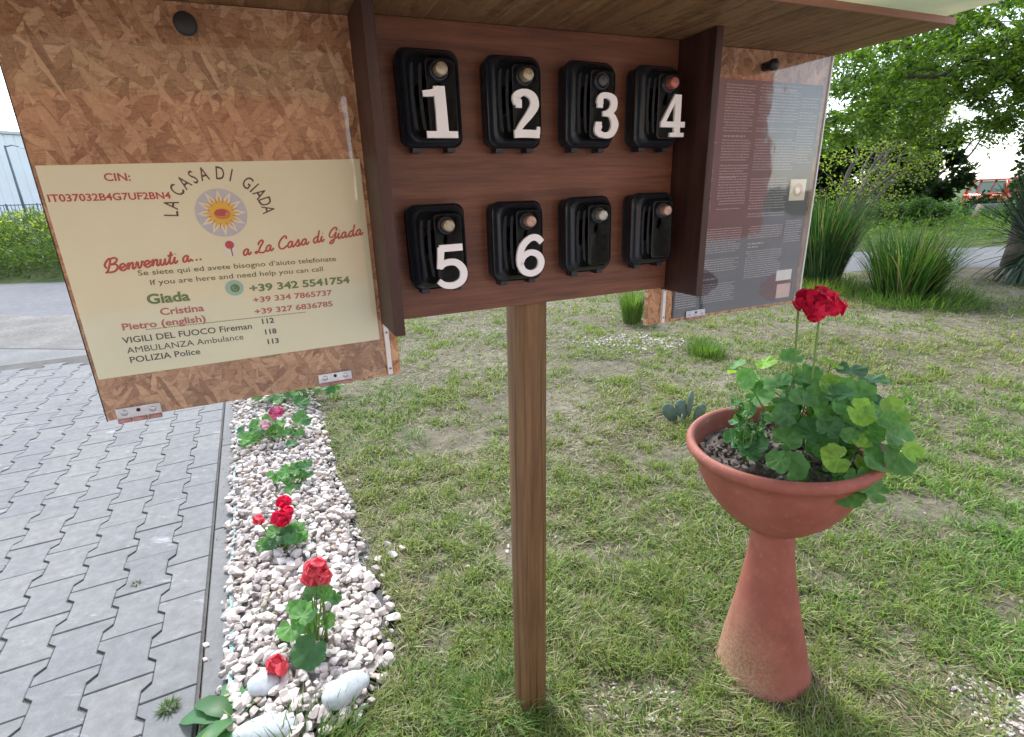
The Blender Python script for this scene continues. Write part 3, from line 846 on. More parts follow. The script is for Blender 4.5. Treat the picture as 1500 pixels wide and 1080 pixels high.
# ------------------------------------------------------------------ posters with their print
FITS = []
def words(body, mat, par, u0, u1, z, cap, y, bold=0.0, name='text_line', shear=0.0, rot=0.0, space=1.0):
    cu = bpy.data.curves.new(name, 'FONT'); cu.body = body; cu.size = cap / 0.73; cu.shear = shear
    cu.offset = bold * cap; cu.resolution_u = 3; cu.space_character = space
    cu.materials.append(mat)
    o = bpy.data.objects.new(name, cu); COL.objects.link(o); o.parent = par
    o.location = (u0, y, z); o.rotation_euler = (math.pi / 2, rot, 0)
    if u1 is not None: FITS.append((o, u1 - u0))
    return o
poster = empty('welcome_poster', BP, BR, 'cream welcome poster with sun emblem and phone numbers on the left chipboard panel', 'poster')
MB().add([(-.7755, -.0015, 1.182), (-.313, -.0015, 1.186), (-.312, -.0015, 1.521), (-.7755, -.0015, 1.513),
          (-.7755, -.0005, 1.182), (-.313, -.0005, 1.186), (-.312, -.0005, 1.521), (-.7755, -.0005, 1.513)],
         [(0, 1, 2, 3), (7, 6, 5, 4), (0, 4, 5, 1), (1, 5, 6, 2), (2, 6, 7, 3), (3, 7, 4, 0)]).build('paper', M['paper'], poster)
TY = -.0019
words('CIN:', M['ink_red'], poster, -.697, -.663, 1.4905, .0115, TY, .03)
words('IT037032B4G7UF2BN4', M['ink_red'], poster, -.7725, -.6155, 1.4625, .0108, TY, .03)
words('Se siete qui ed avete bisogno d\u2019aiuto telefonate', M['ink_olive'], poster, -.685, -.376, 1.3455, .0088, TY, .012)
words('If you are here and need help you can call', M['ink_olive'], poster, -.672, -.402, 1.3290, .0088, TY, .012)
words('Giada', M['ink_green'], poster, -.682, -.6205, 1.2985, .0165, TY, .045)
words('+39 342 5541754', M['ink_green'], poster, -.528, -.3565, 1.3030, .0128, TY, .045)
words('Cristina', M['ink_pink'], poster, -.668, -.6035, 1.2780, .0120, TY, .035)
words('+39 334 7865737', M['ink_pink'], poster, -.526, -.391, 1.2835, .0100, TY, .035)
words('Pietro (english)', M['ink_pink'], poster, -.7255, -.605, 1.2595, .0115, TY, .035)
words('+39 327 6836785', M['ink_pink'], poster, -.527, -.393, 1.2625, .0100, TY, .035)
words('VIGILI DEL FUOCO Fireman', M['ink_black'], poster, -.729, -.535, 1.2375, .0108, TY, .016)
words('AMBULANZA Ambulance', M['ink_black'], poster, -.727, -.552, 1.2200, .0108, TY, .0)
words('POLIZIA Police', M['ink_black'], poster, -.727, -.624, 1.2035, .0108, TY, .016)
words('112', M['ink_black'], poster, -.520, -.500, 1.2440, .0095, TY, .04)
words('118', M['ink_black'], poster, -.518, -.499, 1.2240, .0095, TY, .04)
words('113', M['ink_black'], poster, -.517, -.498, 1.2055, .0095, TY, .04)
ds = MB(); u = -.693
while u < -.444:
    ds.b2(u, u + .0028, TY - .0002, TY, 1.2562, 1.2572); u += .0040
ds.build('dashed_line', M['ink_black'], poster)
# arched title
title = 'LA CASA DI GIADA'
angs = [176, 163, 152, 142, 128, 115, 102, 93, 83, 70, 62, 49, 39, 29, 17, 5]
for ch, a_ in zip(title, angs):
    if ch == ' ': continue
    a = math.radians(a_)
    cx, cz = -.5475 + .0625 * math.cos(a), 1.4345 + .056 * math.sin(a)
    cu = bpy.data.curves.new('title_letter', 'FONT'); cu.body = ch; cu.size = .0290; cu.align_x = 'CENTER'; cu.offset = .00022; cu.resolution_u = 3
    cu.materials.append(M['ink_black'])
    o = bpy.data.objects.new('title_letter', cu); COL.objects.link(o); o.parent = poster
    o.location = (cx, TY, cz); o.rotation_euler = (math.pi / 2, -(a - math.pi / 2), 0); o.scale = (.66, 1, 1)
# sun emblem
SC = (-.5475, 1.4375)
def disc(name, c, r, y, mat, par, rz_=None, n=40):
    m = MB(); rz2 = rz_ or r
    m.add([(c[0], y, c[1])] + [(c[0] + r * math.cos(2 * math.pi * k / n), y, c[1] + rz2 * math.sin(2 * math.pi * k / n)) for k in range(n)],
          [(0, 1 + k, 1 + (k + 1) % n) for k in range(n)])
    return m.build(name, mat, par)
em = disc('sun_emblem', SC, .0385, TY, M['sun_grey'], poster)
def rays(n, r0, r1, hw, y, mat, name, ph=0):
    m = MB()
    for k in range(n):
        a = 2 * math.pi * k / n + ph
        d = (math.cos(a), math.sin(a)); p = (-d[1], d[0])
        m.add([(SC[0] + d[0] * r0 + p[0] * hw, y, SC[1] + d[1] * r0 + p[1] * hw), (SC[0] + d[0] * r0 - p[0] * hw, y, SC[1] + d[1] * r0 - p[1] * hw),
               (SC[0] + d[0] * r1, y, SC[1] + d[1] * r1)], [(0, 1, 2)])
    return m.build(name, mat, em)
rays(12, .013, .0375, .0075, TY - .0003, M['sun_white'], 'white_rays')
rays(12, .012, .0295, .0042, TY - .0006, M['sun_yellow'], 'yellow_rays')
rays(12, .012, .0265, .0022, TY - .0008, M['sun_orange'], 'orange_rays', math.pi / 12)
disc('sun_disc', SC, .0165, TY - .0010, M['sun_yellow'], em)
disc('house_shade', (SC[0] + .001, SC[1] - .0015), .0125, TY - .0012, M['sun_orange'], em, .0085)
MB().add([(SC[0] + x, TY - .0014, SC[1] + z) for x, z in ((-.0115, .0005), (-.0065, .0058), (.0045, .0062), (.0115, .0008), (.0060, .0010), (.0040, -.0050), (-.0075, -.0040))],
         [(0, 1, 2, 3, 4, 5, 6)]).build('house_mark', M['ink_red'], em)
# pushpin picture
MB().b2(-.5545, -.5345, TY - .0002, TY, 1.366, 1.394).build('pin_card', M['sun_white'], poster)
disc('pin_head', (-.5450, 1.3855), .0068, TY - .0005, M['ink_red'], poster)
MB().box((-.5435, TY - .0004, 1.3735), (.0016, .0002, .014)).build('pin_needle', M['ink_black'], poster)
wa = disc('phone_badge', (-.5505, 1.3125), .0145, TY, M['teal'], poster, .0135)
disc('badge_disc', (-.5495, 1.3120), .0072, TY - .0003, M['ink_green'], wa, n=30)
ph = MB(); pts = [(math.cos(a) * .0036, math.sin(a) * .0036) for a in np.linspace(2.4, 5.2, 9)]
ph.tube([(-.5490 + x, TY - .0006, 1.3122 + z) for x, z in pts], [.0011, .0008, .0006, .0006, .0006, .0006, .0006, .0008, .0011], 6)
ph.build('phone_mark', M['teal'], wa)

# hand lettered script lines: each glyph is one or more pen strokes (x-height 1)
G = {
 'B': (1.55, [[(.1, .6), (-.15, 1.2), (.3, 1.95), (.55, 1.9), (.4, .9), (.1, .0), (-.1, .1)], [(.45, 1.9), (1.0, 2.1), (1.35, 1.8), (1.1, 1.3), (.55, 1.12)], [(.6, 1.12), (1.2, 1.05), (1.4, .55), (1.0, .02), (.3, -.02), (.05, .2)]]),
 'e': (.98, [[(-.05, .35), (.35, .42), (.72, .62), (.68, .92), (.42, 1.0), (.15, .75), (.12, .3), (.4, .0), (.75, .08), (1.0, .38)]]),
 'n': (1.12, [[(-.02, .5), (.15, .95), (.26, .9), (.16, .0)], [(.16, .1), (.36, .75), (.62, 1.0), (.76, .8), (.68, .2), (.84, 0), (1.14, .38)]]),
 'v': (.95, [[(-.02, .5), (.14, .98), (.26, .8), (.28, .2), (.4, .0), (.66, .4), (.74, .98), (.98, .85)]]),
 'u': (1.08, [[(.06, 1.0), (.04, .35), (.2, .0), (.45, .2), (.66, .98)], [(.66, .98), (.62, .25), (.78, .0), (1.08, .4)]]),
 't': (.66, [[(.0, .4), (.28, 1.3), (.32, 1.9), (.2, 1.2), (.14, .3), (.3, .0), (.66, .4)], [(-.12, 1.28), (.56, 1.42)]]),
 'i': (.52, [[(.0, .4), (.16, .98), (.08, .25), (.22, .0), (.54, .4)], [(.22, 1.42), (.26, 1.5)]]),
 'a': (1.15, [[(.74, .82), (.5, 1.0), (.16, .72), (.08, .25), (.26, .0), (.56, .25), (.74, .9)], [(.76, .98), (.70, .25), (.86, .0), (1.16, .4)]]),
 'd': (1.15, [[(.74, .82), (.5, 1.0), (.16, .72), (.08, .25), (.26, .0), (.56, .25), (.80, 1.2), (.92, 2.05)], [(.92, 2.05), (.74, .9), (.72, .22), (.88, .0), (1.16, .4)]]),
 's': (.86, [[(-.05, .3), (.3, .78), (.44, 1.08), (.52, .7), (.56, .3), (.34, .0), (.06, .12)], [(.3, .0), (.6, .05), (.88, .4)]]),
 '.': (.55, [[(.08, .0), (.17, .10), (.24, .18)]]),
 'L': (1.35, [[(.35, 1.3), (.45, 1.75), (.85, 2.05), (1.0, 1.7), (.6, .9), (.35, .25), (.05, .0), (-.1, .18), (.15, .3), (.6, .02), (1.05, -.06), (1.4, .25)]]),
 'C': (1.35, [[(1.15, 1.55), (1.2, 1.95), (.85, 2.05), (.35, 1.5), (.12, .7), (.35, .08), (.8, .0), (1.3, .42)]]),
 'G': (1.45, [[(1.15, 1.5), (1.25, 1.95), (.85, 2.05), (.35, 1.5), (.15, .85), (.4, .45), (.85, .7), (1.15, 1.25), (1.05, .5), (.75, -.45), (.35, -.6), (.3, -.3), (1.0, .15), (1.45, .42)]]),
 ' ': (.62, []),
}
def smooth_pts(p, k=5):
    p = [Vector((*q, 0)[:3]) for q in p]
    if len(p) < 3: return p
    out = []
    for i in range(len(p) - 1):
        a = p[max(i - 1, 0)]; b = p[i]; c = p[i + 1]; d = p[min(i + 2, len(p) - 1)]
        for j in range(k):
            t = j / k
            out.append(.5 * ((2 * b) + (-a + c) * t + (2 * a - 5 * b + 4 * c - d) * t * t + (-a + 3 * b - 3 * c + d) * t ** 3))
    out.append(p[-1]); return out
def script_line(text, u0, z0, u1, z1, xh, mat, name='script_line', pen=.165):
    total = sum(G[c][0] for c in text)
    sx = math.hypot(u1 - u0, z1 - z0) / total
    an = math.atan2(z1 - z0, u1 - u0); ca, sa = math.cos(an), math.sin(an)
    m = MB(); x = 0
    for c in text:
        w, strokes = G[c]
        for s_ in strokes:
            pts = []
            for q in smooth_pts(s_):
                px_ = (x + q.x + .22 * q.y) * sx; pz_ = q.y * xh
                pts.append((u0 + px_ * ca - pz_ * sa, TY, z0 + px_ * sa + pz_ * ca))
            n = len(pts)
            base = len(m.v)
            m.tube(pts, [xh * pen * .9 for i in range(n)], 8)
        x += w
    for i in range(len(m.v)):
        v = m.v[i]; m.v[i] = (v[0], TY + (v[1] - TY) * .12, v[2])
    return m.build(name, mat, poster)
script_line('Benvenuti a...', -.7255, 1.354, -.588, 1.364, .0100, M['ink_red'])
script_line('a La Casa di Giada', -.5275, 1.366, -.3215, 1.390, .0098, M['ink_red'])

# grey information poster on the right panel
info = empty('information_poster', BP, BR, 'slate grey poster full of fine pale text on the right chipboard panel', 'poster')
MB().b2(.428, .8765, -.0035, -.0022, 1.137, 1.6935).build('paper', M['slate'], info)
IY = -.0042
rt = random.Random(5)
def column(u0, u1, z_top, z_bot, pitch, skip=0.0, h=.0026, name='text_block'):
    m = MB(); z = z_top
    while z > z_bot:
        if rt.random() > skip:
            u = u0 + (rt.random() < .12) * .006
            end_ = u1 - rt.random() * .018 * (rt.random() < .35)
            while u < end_:
                w = rt.uniform(.003, .011)
                m.b2(u, min(u + w, end_), IY - .0001, IY, z, z + h * rt.uniform(.8, 1.1)); u += w + .0017
        z -= pitch
    return m.build(name, M['ink_grey'], info)
column(.545, .640, 1.680, 1.575, .0062); column(.655, .795, 1.684, 1.600, .0066); column(.655, .80, 1.588, 1.49, .0064, .05)
column(.445, .530, 1.560, 1.548, .006); column(.440, .525, 1.505, 1.40, .0065, .05); column(.545, .640, 1.56, 1.40, .0064, .06)
column(.655, .79, 1.470, 1.372, .0066, .05); column(.800, .865, 1.66, 1.50, .0066, .1)
column(.435, .505, 1.30, 1.262, .0062); column(.435, .505, 1.235, 1.155, .0062, .04); column(.520, .640, 1.352, 1.290, .0058); column(.520, .640, 1.275, 1.243, .0058)
column(.520, .635, 1.212, 1.165, .0058); column(.665, .790, 1.352, 1.322, .0058); column(.665, .800, 1.288, 1.215, .0058, .04); column(.80, .865, 1.36, 1.30, .006)
for (a, b_, z) in ((.548, .62, 1.568), (.52, .565, 1.225), (.667, .725, 1.307), (.667, .705, 1.298), (.70, .78, 1.694 - .02), (.547, .60, 1.475)):
    m = MB(); u = a
    while u < b_:
        w = rt.uniform(.006, .016); m.b2(u, min(u + w, b_), IY - .0002, IY, z, z + .0042); u += w + .003
    m.build('heading', M['ink_grey'], info)
MB().b2(.800, .860, IY - .0006, IY - .0002, 1.414, 1.468).build('cream_card', M['paper'], info)
disc('card_mark', (.830, 1.441), .019, IY - .0009, M['pinkish'], info, .017)
disc('card_centre', (.829, 1.439), .009, IY - .0012, M['paper'], info)
# wine red blotch print with two labels
m = MB(); n = 26
m.add([(.795, IY, 1.17)] + [(.795 + (.062 + .010 * math.sin(k * 2.3)) * math.cos(2 * math.pi * k / n), IY - .0003, 1.182 + (.036 + .006 * math.sin(k * 1.7 + 1)) * math.sin(2 * math.pi * k / n)) for k in range(n)],
      [(0, 1 + k, 1 + (k + 1) % n) for k in range(n)])
m.build('wine_print', M['wine'], info)
MB().b2(.790, .850, IY - .0008, IY - .0004, 1.200, 1.229).build('white_card', M['sun_white'], info)
MB().b2(.798, .852, IY - .0008, IY - .0004, 1.150, 1.190).build('pink_card', M['pinkish'], info)

# ------------------------------------------------------------------ key safes
def rrect(w, h, r, n=5, skew=0.0):
    pts = []
    for cx, cz, a0 in ((w / 2 - r, h / 2 - r, 0), (-w / 2 + r, h / 2 - r, 90), (-w / 2 + r, -h / 2 + r, 180), (w / 2 - r, -h / 2 + r, 270)):
        for k in range(n + 1):
            a = math.radians(a0 + 90 * k / n); pts.append((cx + r * math.cos(a), cz + r * math.sin(a)))
    return pts
def loft(m, secs, smooth=True):
    vs = []; n = None
    for (y, w, h, r, ox, oz) in secs:
        p = rrect(w, h, r); n = len(p)
        vs += [(x + ox, y, z + oz) for x, z in p]
    fs = []
    for i in range(len(secs) - 1):
        for k in range(n):
            a = i * n + k; b = i * n + (k + 1) % n
            fs.append((a, b, b + n, a + n))
    fs.append(tuple(range(n))); fs.append(tuple((len(secs) - 1) * n + k for k in range(n))[::-1])
    m.add(vs, fs, smooth); return m
body_m = loft(MB(), [(0, .098, .148, .016, 0, 0), (-.026, .103, .153, .017, 0, 0), (-.030, .106, .156, .018, 0, 0), (-.034, .106, .156, .018, 0, 0)]).mesh('body', M['plastic'])
cov_m = loft(MB(), [(-.0335, .100, .150, .017, 0, 0), (-.046, .097, .146, .018, 0, 0), (-.053, .089, .137, .018, .001, 0), (-.055, .080, .128, .016, .002, 0)]).mesh('cover', M['plastic_g'])
def rib(x, bow):
    m = MB(); n = 12; vs = []
    for i in range(n + 1):
        t = i / n; z = -.058 + .116 * t
        xx = x - bow * math.sin(math.pi * t); e = min(1, min(t, 1 - t) * 7)
        vs += [(xx - .0052, -.0535, z), (xx - .0026, -.0546 - .0007 * e, z), (xx + .0022, -.0547 - .0009 * e, z), (xx + .0042, -.0535, z)]
    m.add(vs, [(4 * i + k, 4 * i + k + 1, 4 * i + k + 5, 4 * i + k + 4) for i in range(n) for k in range(3)], True)
    return m.mesh('rib', M['groove'])
RIBS = [rib(-.031, .004), rib(-.0175, .0035)]
plate_m = loft(MB(), [(-.054, .050, .122, .008, .0145, -.001), (-.0572, .049, .120, .008, .0145, -.001), (-.0580, .046, .117, .007, .0145, -.001)]).mesh('face_plate', M['plate'])
hous_m = MB().lathe([(.0175, 0), (.0175, .006), (.0150, .012), (.0125, .013), (.0125, .010)], 28).mesh('dial_housing', M['plastic_g'])
dial_prof = [(.0108, 0), (.0108, .017), (.0100, .0215), (.0088, .0228), (.0001, .0230)]
dial_m = {k: MB().lathe(dial_prof, 24).mesh('dial', M[k]) for k in ('dialA', 'dialB', 'dialC', 'dialD', 'dialE')}
foot_m = MB().b2(-.007, .007, -.034, -.008, -.008, .004).mesh('foot', M['plastic'])
slot_m = MB().b2(-.0045, .0045, -.0006, .0, -.0008, .0008).mesh('slot', M['screw'])

def stroke(m, pts, ws, top, h=.0035, k=5):
    """a wide pen stroke with depth; pts in number units, extruded towards the viewer"""
    sp = smooth_pts(pts, k)
    W = np.interp(np.linspace(0, 1, len(sp)), np.linspace(0, 1, len(ws)), ws)
    Lp, Rp = [], []
    n = len(sp)
    for i in range(n):
        t = (sp[min(i + 1, n - 1)] - sp[max(i - 1, 0)]).normalized(); nn = Vector((-t.y, t.x, 0))
        Lp.append(sp[i] + nn * W[i] / 2); Rp.append(sp[i] - nn * W[i] / 2)
    vs = []
    for i in range(n):
        vs += [(Lp[i].x, top + h, Lp[i].y), (Lp[i].x * .985 + Rp[i].x * .015, top, Lp[i].y * .985 + Rp[i].y * .015), (Rp[i].x * .985 + Lp[i].x * .015, top, Rp[i].y * .985 + Lp[i].y * .015), (Rp[i].x, top + h, Rp[i].y)]
    fs = []
    for i in range(n - 1):
        a = 4 * i; b = a + 4
        fs += [(a, a + 1, b + 1, b), (a + 1, a + 2, b + 2, b + 1), (a + 2, a + 3, b + 3, b + 2)]
    fs += [(0, 3, 2, 1), (4 * n - 4, 4 * n - 3, 4 * n - 2, 4 * n - 1)]
    m.add(vs, fs)
DIG = {
 '1': (.74, [([(.40, .08), (.40, .5), (.385, .99)], [.23, .21, .21]), ([(.40, .92), (.24, .86), (.04, .84)], [.16, .12, .10]), ([(.06, .06), (.4, .06), (.72, .06)], [.12, .12, .12])]),
 '2': (.70, [([(.155, .70), (.12, .84), (.30, .935), (.50, .86), (.55, .68), (.42, .48), (.23, .27), (.11, .09)], [.17, .17, .12, .16, .19, .16, .12, .10]),
             ([(.05, .075), (.3, .085), (.66, .075)], [.15, .15, .15]), ([(.62, .08), (.64, .23)], [.09, .06]), ([(.10, .70), (.24, .70)], [.15, .15])]),
 '3': (.72, [([(.17, .76), (.20, .90), (.36, .94), (.54, .86), (.54, .68), (.40, .56), (.26, .54)], [.17, .13, .11, .16, .17, .12, .09]),
             ([(.26, .535), (.48, .52), (.60, .31), (.50, .10), (.30, .06), (.13, .14), (.16, .29)], [.09, .13, .18, .15, .11, .14, .18]), ([(.10, .74), (.25, .74)], [.14, .14]), ([(.07, .27), (.23, .27)], [.15, .15])]),
 '4': (.78, [([(.47, .97), (.28, .66), (.08, .31)], [.11, .10, .11]), ([(.02, .29), (.4, .29), (.76, .29)], [.12, .12, .12]), ([(.52, .99), (.52, .5), (.52, .06)], [.16, .17, .17]), ([(.30, .045), (.5, .045), (.74, .045)], [.09, .09, .09])]),
 '5': (.74, [([(.13, .925), (.4, .925), (.66, .925)], [.14, .14, .14]), ([(.17, .95), (.15, .75), (.115, .47)], [.14, .13, .13]),
             ([(.10, .50), (.27, .60), (.50, .58), (.645, .40), (.61, .18), (.42, .07), (.20, .09), (.06, .20)], [.10, .13, .14, .15, .15, .14, .13, .11])]),
 '6': (.76, [([(.68, .80), (.55, .915), (.36, .90), (.17, .72), (.10, .45), (.12, .25)], [.13, .14, .14, .15, .15, .15]),
             ([(.10, .30), (.19, .48), (.38, .57), (.58, .50), (.66, .32), (.58, .13), (.38, .06), (.19, .14), (.10, .32)], [.14, .14, .13, .14, .15, .14, .14, .14, .14])]),
}
def number_mesh(ch):
    m = MB(); w, ss = DIG[ch]
    for i, (p, ws_) in enumerate(ss):
        stroke(m, [((x - w / 2) * .081, (y - .5) * .081) for x, y in p], [q * .0925 for q in ws_], -.0045 - .00012 * i, .005)
    return m.mesh('number', M['num'])
SAFES = [(-.197, 1.613, '1', 'dialA', .007, -.023, 'number 1, top left corner of the box'), (-.037, 1.613, '2', 'dialA', .012, -.021, 'number 2, between safes 1 and 3'),
         (.128, 1.614, '3', 'dialD', .022, -.020, 'number 3 and a dark dial, upper row'), (.292, 1.616, '4', 'dialC', .024, -.018, 'number 4 and a reddish dial, beside the right side board'),
         (-.202, 1.362, '5', 'dialA', .013, -.035, 'number 5, lower left corner of the box'), (-.037, 1.362, '6', 'dialB', .015, -.026, 'number 6 and a copper dial, straight above the post'),
         (.128, 1.366, None, 'dialE', 0, 0, None), (.294, 1.369, None, 'dialB', 0, 0, None)]
for k, (u, z, ch, dm, nx_, nz_, lab) in enumerate(SAFES):
    p = BW(u + .008, -.0205, z)
    if ch: lab_ = 'black key safe with white ' + lab
    else: lab_ = 'black key safe without a number and with a grey dial, below safe 3' if k == 6 else 'black key safe without a number in the lower right corner of the box'
    s = empty('key_safe', p, BR, lab_, 'key safe', 'key safes in the brown wooden box')
    s.rotation_euler = (0, math.radians(random.uniform(-.8, .8)), BR); s.scale = (1.05, 1.0, 1.0)
    link_mesh('body', body_m, s); link_mesh('cover', cov_m, s)
    for r_ in RIBS: link_mesh('rib', r_, s)
    link_mesh('face_plate', plate_m, s)
    for fx in (-.03, .031): link_mesh('foot', foot_m, s, (fx, 0, -.077))
    h = link_mesh('dial_housing', hous_m, s, (.010, -.052, .040), (math.pi / 2, 0, 0))
    d = link_mesh('dial', dial_m[dm], s, (.010, -.0575 if k != 2 else -.046, .040), (math.pi / 2 , 0, 0))
    link_mesh('slot', slot_m, d, (0, 0, .0232), (math.pi / 2, random.uniform(0, 3), 0))
    if ch:
        link_mesh('number', number_mesh(ch), s, (nx_, -.0585, nz_))
#%%PART3
# ------------------------------------------------------------------ planter
POT = Vector((.770, 1.28, -.006))
pot = empty('pedestal_planter', POT, 0, 'tall terracotta pedestal planter with a wide bowl standing on the lawn', 'planter')
PT = math.radians(-3.2)
ped = MB().lathe([(.128, 0.0), (.138, .004), (.139, .016), (.133, .028), (.128, .05), (.121, .10), (.109, .16), (.096, .225), (.0845, .29), (.0745, .35), (.0665, .41), (.0600, .47), (.0575, .515), (.060, .528), (.064, .532)], 64)
po = ped.build('pedestal', M['pot'], pot, rot=(0, PT, 0))
bw = MB().lathe([(.0001, .525), (.052, .526), (.066, .533), (.085, .545), (.118, .572), (.155, .61), (.185, .655), (.205, .70), (.217, .745), (.222, .772), (.238, .776), (.243, .784), (.2435, .796), (.238, .806), (.229, .808), (.222, .802), (.216, .785), (.205, .74), (.19, .70)], 72)
bw.build('bowl', M['pot'], pot, rot=(0, PT, 0))
def pot_pt(x, y, z): return Vector((x * math.cos(PT) + z * math.sin(PT), y, -x * math.sin(PT) + z * math.cos(PT)))
# soil surface with clods
ss = MB(); n = 30; rings = [0, .04, .08, .12, .16, .207]
vs = [(0, 0, .765)]; 
for r in rings[1:]:
    for k in range(n):
        a = 2 * math.pi * k / n
        vs.append((r * math.cos(a), r * math.sin(a), .752 + .012 * noise.noise(Vector((r * 25 * math.cos(a), r * 25 * math.sin(a), 2)))))
fs = [(0, 1 + k, 1 + (k + 1) % n) for k in range(n)]
for j in range(len(rings) - 2):
    for k in range(n):
        a = 1 + j * n + k; b = 1 + j * n + (k + 1) % n
        fs.append((a, a + n, b + n, b))
ss.add(vs, fs, True)
so = ss.build('potting_soil', M['potsoil'], pot, rot=(0, PT, 0))
V_, F_, off = [], [], 0
rs = random.Random(4)
for i in range(420):
    a = rs.uniform(0, 6.28); r = .2 * math.sqrt(rs.random()); s = rs.choice([.005, .007, .009, .013, .018]) * rs.uniform(.8, 1.2)
    V0, F0 = STONES[rs.randrange(12)]
    V_.append(V0 @ rotm(rs.uniform(0, 6), rs.uniform(0, 6), rs.uniform(0, 6)).T * s + np.array([r * math.cos(a), r * math.sin(a), .757 + s * .25])); F_.append(F0 + off); off += len(V0)
o = np_obj('soil_clods', np.concatenate(V_), np.concatenate(F_), M['potsoil'], pot); o.rotation_euler = (0, PT, 0); o['kind'] = 'stuff'

# ------------------------------------------------------------------ geraniums
def geranium_leaf(name, seed, mat):
    """round scalloped leaf, gently cupped, with a narrow notch at the stalk; radius 1, faces +Z"""
    r = random.Random(seed); m = MB(); n = 54; rr = 4
    vs = [(-.28, 0, 0)]
    wav = r.uniform(.08, .18); ph0 = r.uniform(0, 6); asym = r.uniform(-.06, .06)
    for j in range(1, rr + 1):
        t = j / rr
        for k in range(n + 1):
            a = math.radians(-172) + math.radians(344) * k / n
            lobe = 1 + .045 * math.cos(a * 7) + .030 * math.cos(a * 21 + ph0) + asym * math.sin(a)
            notch = 1 - .30 * math.exp(-((math.pi - abs(a)) / .28) ** 2)
            R = t * (lobe * notch if j == rr else 1 + (lobe * notch - 1) * t)
            z = .17 * t * t + .06 * t * math.cos(a * 7) + wav * t * t * math.sin(a * 3 + ph0)
            vs.append((-.28 * (1 - t) + R * math.cos(a), R * math.sin(a) * 1.06, z))
    fs = []
    for k in range(n): fs.append((0, 1 + k, 2 + k))
    for j in range(rr - 1):
        for k in range(n):
            a = 1 + j * (n + 1) + k
            fs.append((a, a + n + 1, a + n + 2, a + 1))
    m.add(vs, fs, True)
    return m.mesh(name, mat)
GL = [geranium_leaf('leaf', i, M['ger']) for i in range(4)] + [geranium_leaf('leaf', 9, M['ger_b'])] + [geranium_leaf('leaf', 10, M['ger_dk'])]
def add_leaf(par, p, r, facing, spin, me):
    q = Vector(facing).normalized().to_track_quat('Z', 'Y').to_euler()
    e = (Vector(facing).normalized().to_track_quat('Z', 'Y').to_matrix() @ Matrix.Rotation(spin, 3, 'Z')).to_euler()
    return link_mesh('leaf', me, par, p, e, (r, r, r))
def stalk(par, a, b, r, bend=.02, name='stalk', mat=None):
    a, b = Vector(a), Vector(b)
    mid = (a + b) / 2 + Vector((random.uniform(-bend, bend), random.uniform(-bend, bend), bend))
    pts = [a, a.lerp(mid, .5) + (mid - a.lerp(b, .5)) * .2, mid, mid.lerp(b, .55), b]
    return MB().tube(pts, [r * 1.2, r * 1.1, r, r, r * .9], 6).build(name, mat or M['stem'], par)
def petal_cluster(m, c, r, n, pr, seed, flat=.8):
    """florets of five broad overlapping petals spread over a dome"""
    R = random.Random(seed)
    for i in range(n):
        u = (i + .5) / n; th = math.acos(1 - 1.55 * u); ph_ = i * 2.39996 + R.uniform(-.2, .2)
        d = Vector((math.sin(th) * math.cos(ph_), math.sin(th) * math.sin(ph_), math.cos(th)))
        pos = Vector(c) + Vector((d.x * r, d.y * r, d.z * r * flat)) * R.uniform(.55, 1.18)
        Q = d.to_track_quat('Z', 'Y').to_matrix() @ Matrix.Rotation(R.uniform(0, 6), 3, 'Z')
        for k in range(5):
            a = k * 2 * math.pi / 5; vs = []
            L = pr * R.uniform(.85, 1.15); up = R.uniform(.05, .45)
            for (l, w, z) in ((0, .08, 0), (.35, .42, .10), (.75, .55, .22), (1.0, .32, .2)):
                for sgn in (-1, 1):
                    x = l * L; yy = sgn * w * L
                    zz = L * (z * up * 2 + .12 * abs(sgn * w) + .05 * R.uniform(-1, 1))
                    vs.append(pos + Q @ Vector((x * math.cos(a) - yy * math.sin(a), x * math.sin(a) + yy * math.cos(a), zz)))
            m.add(vs, [(0, 1, 3, 2), (2, 3, 5, 4), (4, 5, 7, 6)], True)
def flower(par, c, r, n, pr, mat, seed, name='flower_head'):
    m = MB(); petal_cluster(m, (0, 0, 0), r, n, pr, seed)
    return m.build(name, mat, par, loc=c)

# in the pot
PG = pot_pt(0, 0, .76) + POT
gp = empty('potted_geranium', PG, 0, 'leafy geranium with one crimson flower head growing in the terracotta planter', 'geranium')
right = Vector((.856, -.517, 0)); depth = Vector((.517, .856, 0))       # across / away as seen from the path
def PL_(a, d, z): return right * (a + .036) + depth * d + Vector((0, 0, z - PG.z + 0))
rg = random.Random(21)
crown = [(-.02, 0), (.06, .03), (.10, -.03), (.02, .06)]
leafspec = []
hand = [(-.135, -.05, .985, .042), (-.205 + .04, .0, 1.005, .030), (-.10, .0, .93, .055), (-.045, -.04, .90, .060), (.03, -.09, .885, .055), (-.09, -.09, .82, .050), (.0, -.13, .80, .055),
        (.06, -.12, .755, .060), (.12, -.14, .765, .058), (.16, -.08, .84, .062), (.215, -.05, .835, .058), (.215, .0, .885, .055), (.19, -.02, .94, .056), (.12, .0, .97, .052),
        (.06, -.02, .975, .052), (.0, .0, 1.0, .050), (-.04, .05, 1.03, .045), (.05, .06, 1.02, .045), (.10, .08, 1.0, .050), (.15, .08, .98, .05), (.10, -.08, .92, .055), (.05, -.08, .94, .045),
        (-.06, -.02, .975, .050), (.16, .05, .93, .05), (-.02, -.10, .86, .05), (.085, -.13, .84, .05), (.14, -.13, .80, .045), (.175, -.12, .775, .045), (-.12, .04, .95, .045), (-.10, .06, 1.0, .04)]
for i in range(84):
    a = rg.gauss(.060, .095); d = rg.gauss(0, .065); z = .815 + .165 * rg.random() - .5 * ((a - .045) ** 2)
    hand.append((a, d, z, rg.uniform(.028, .05)))
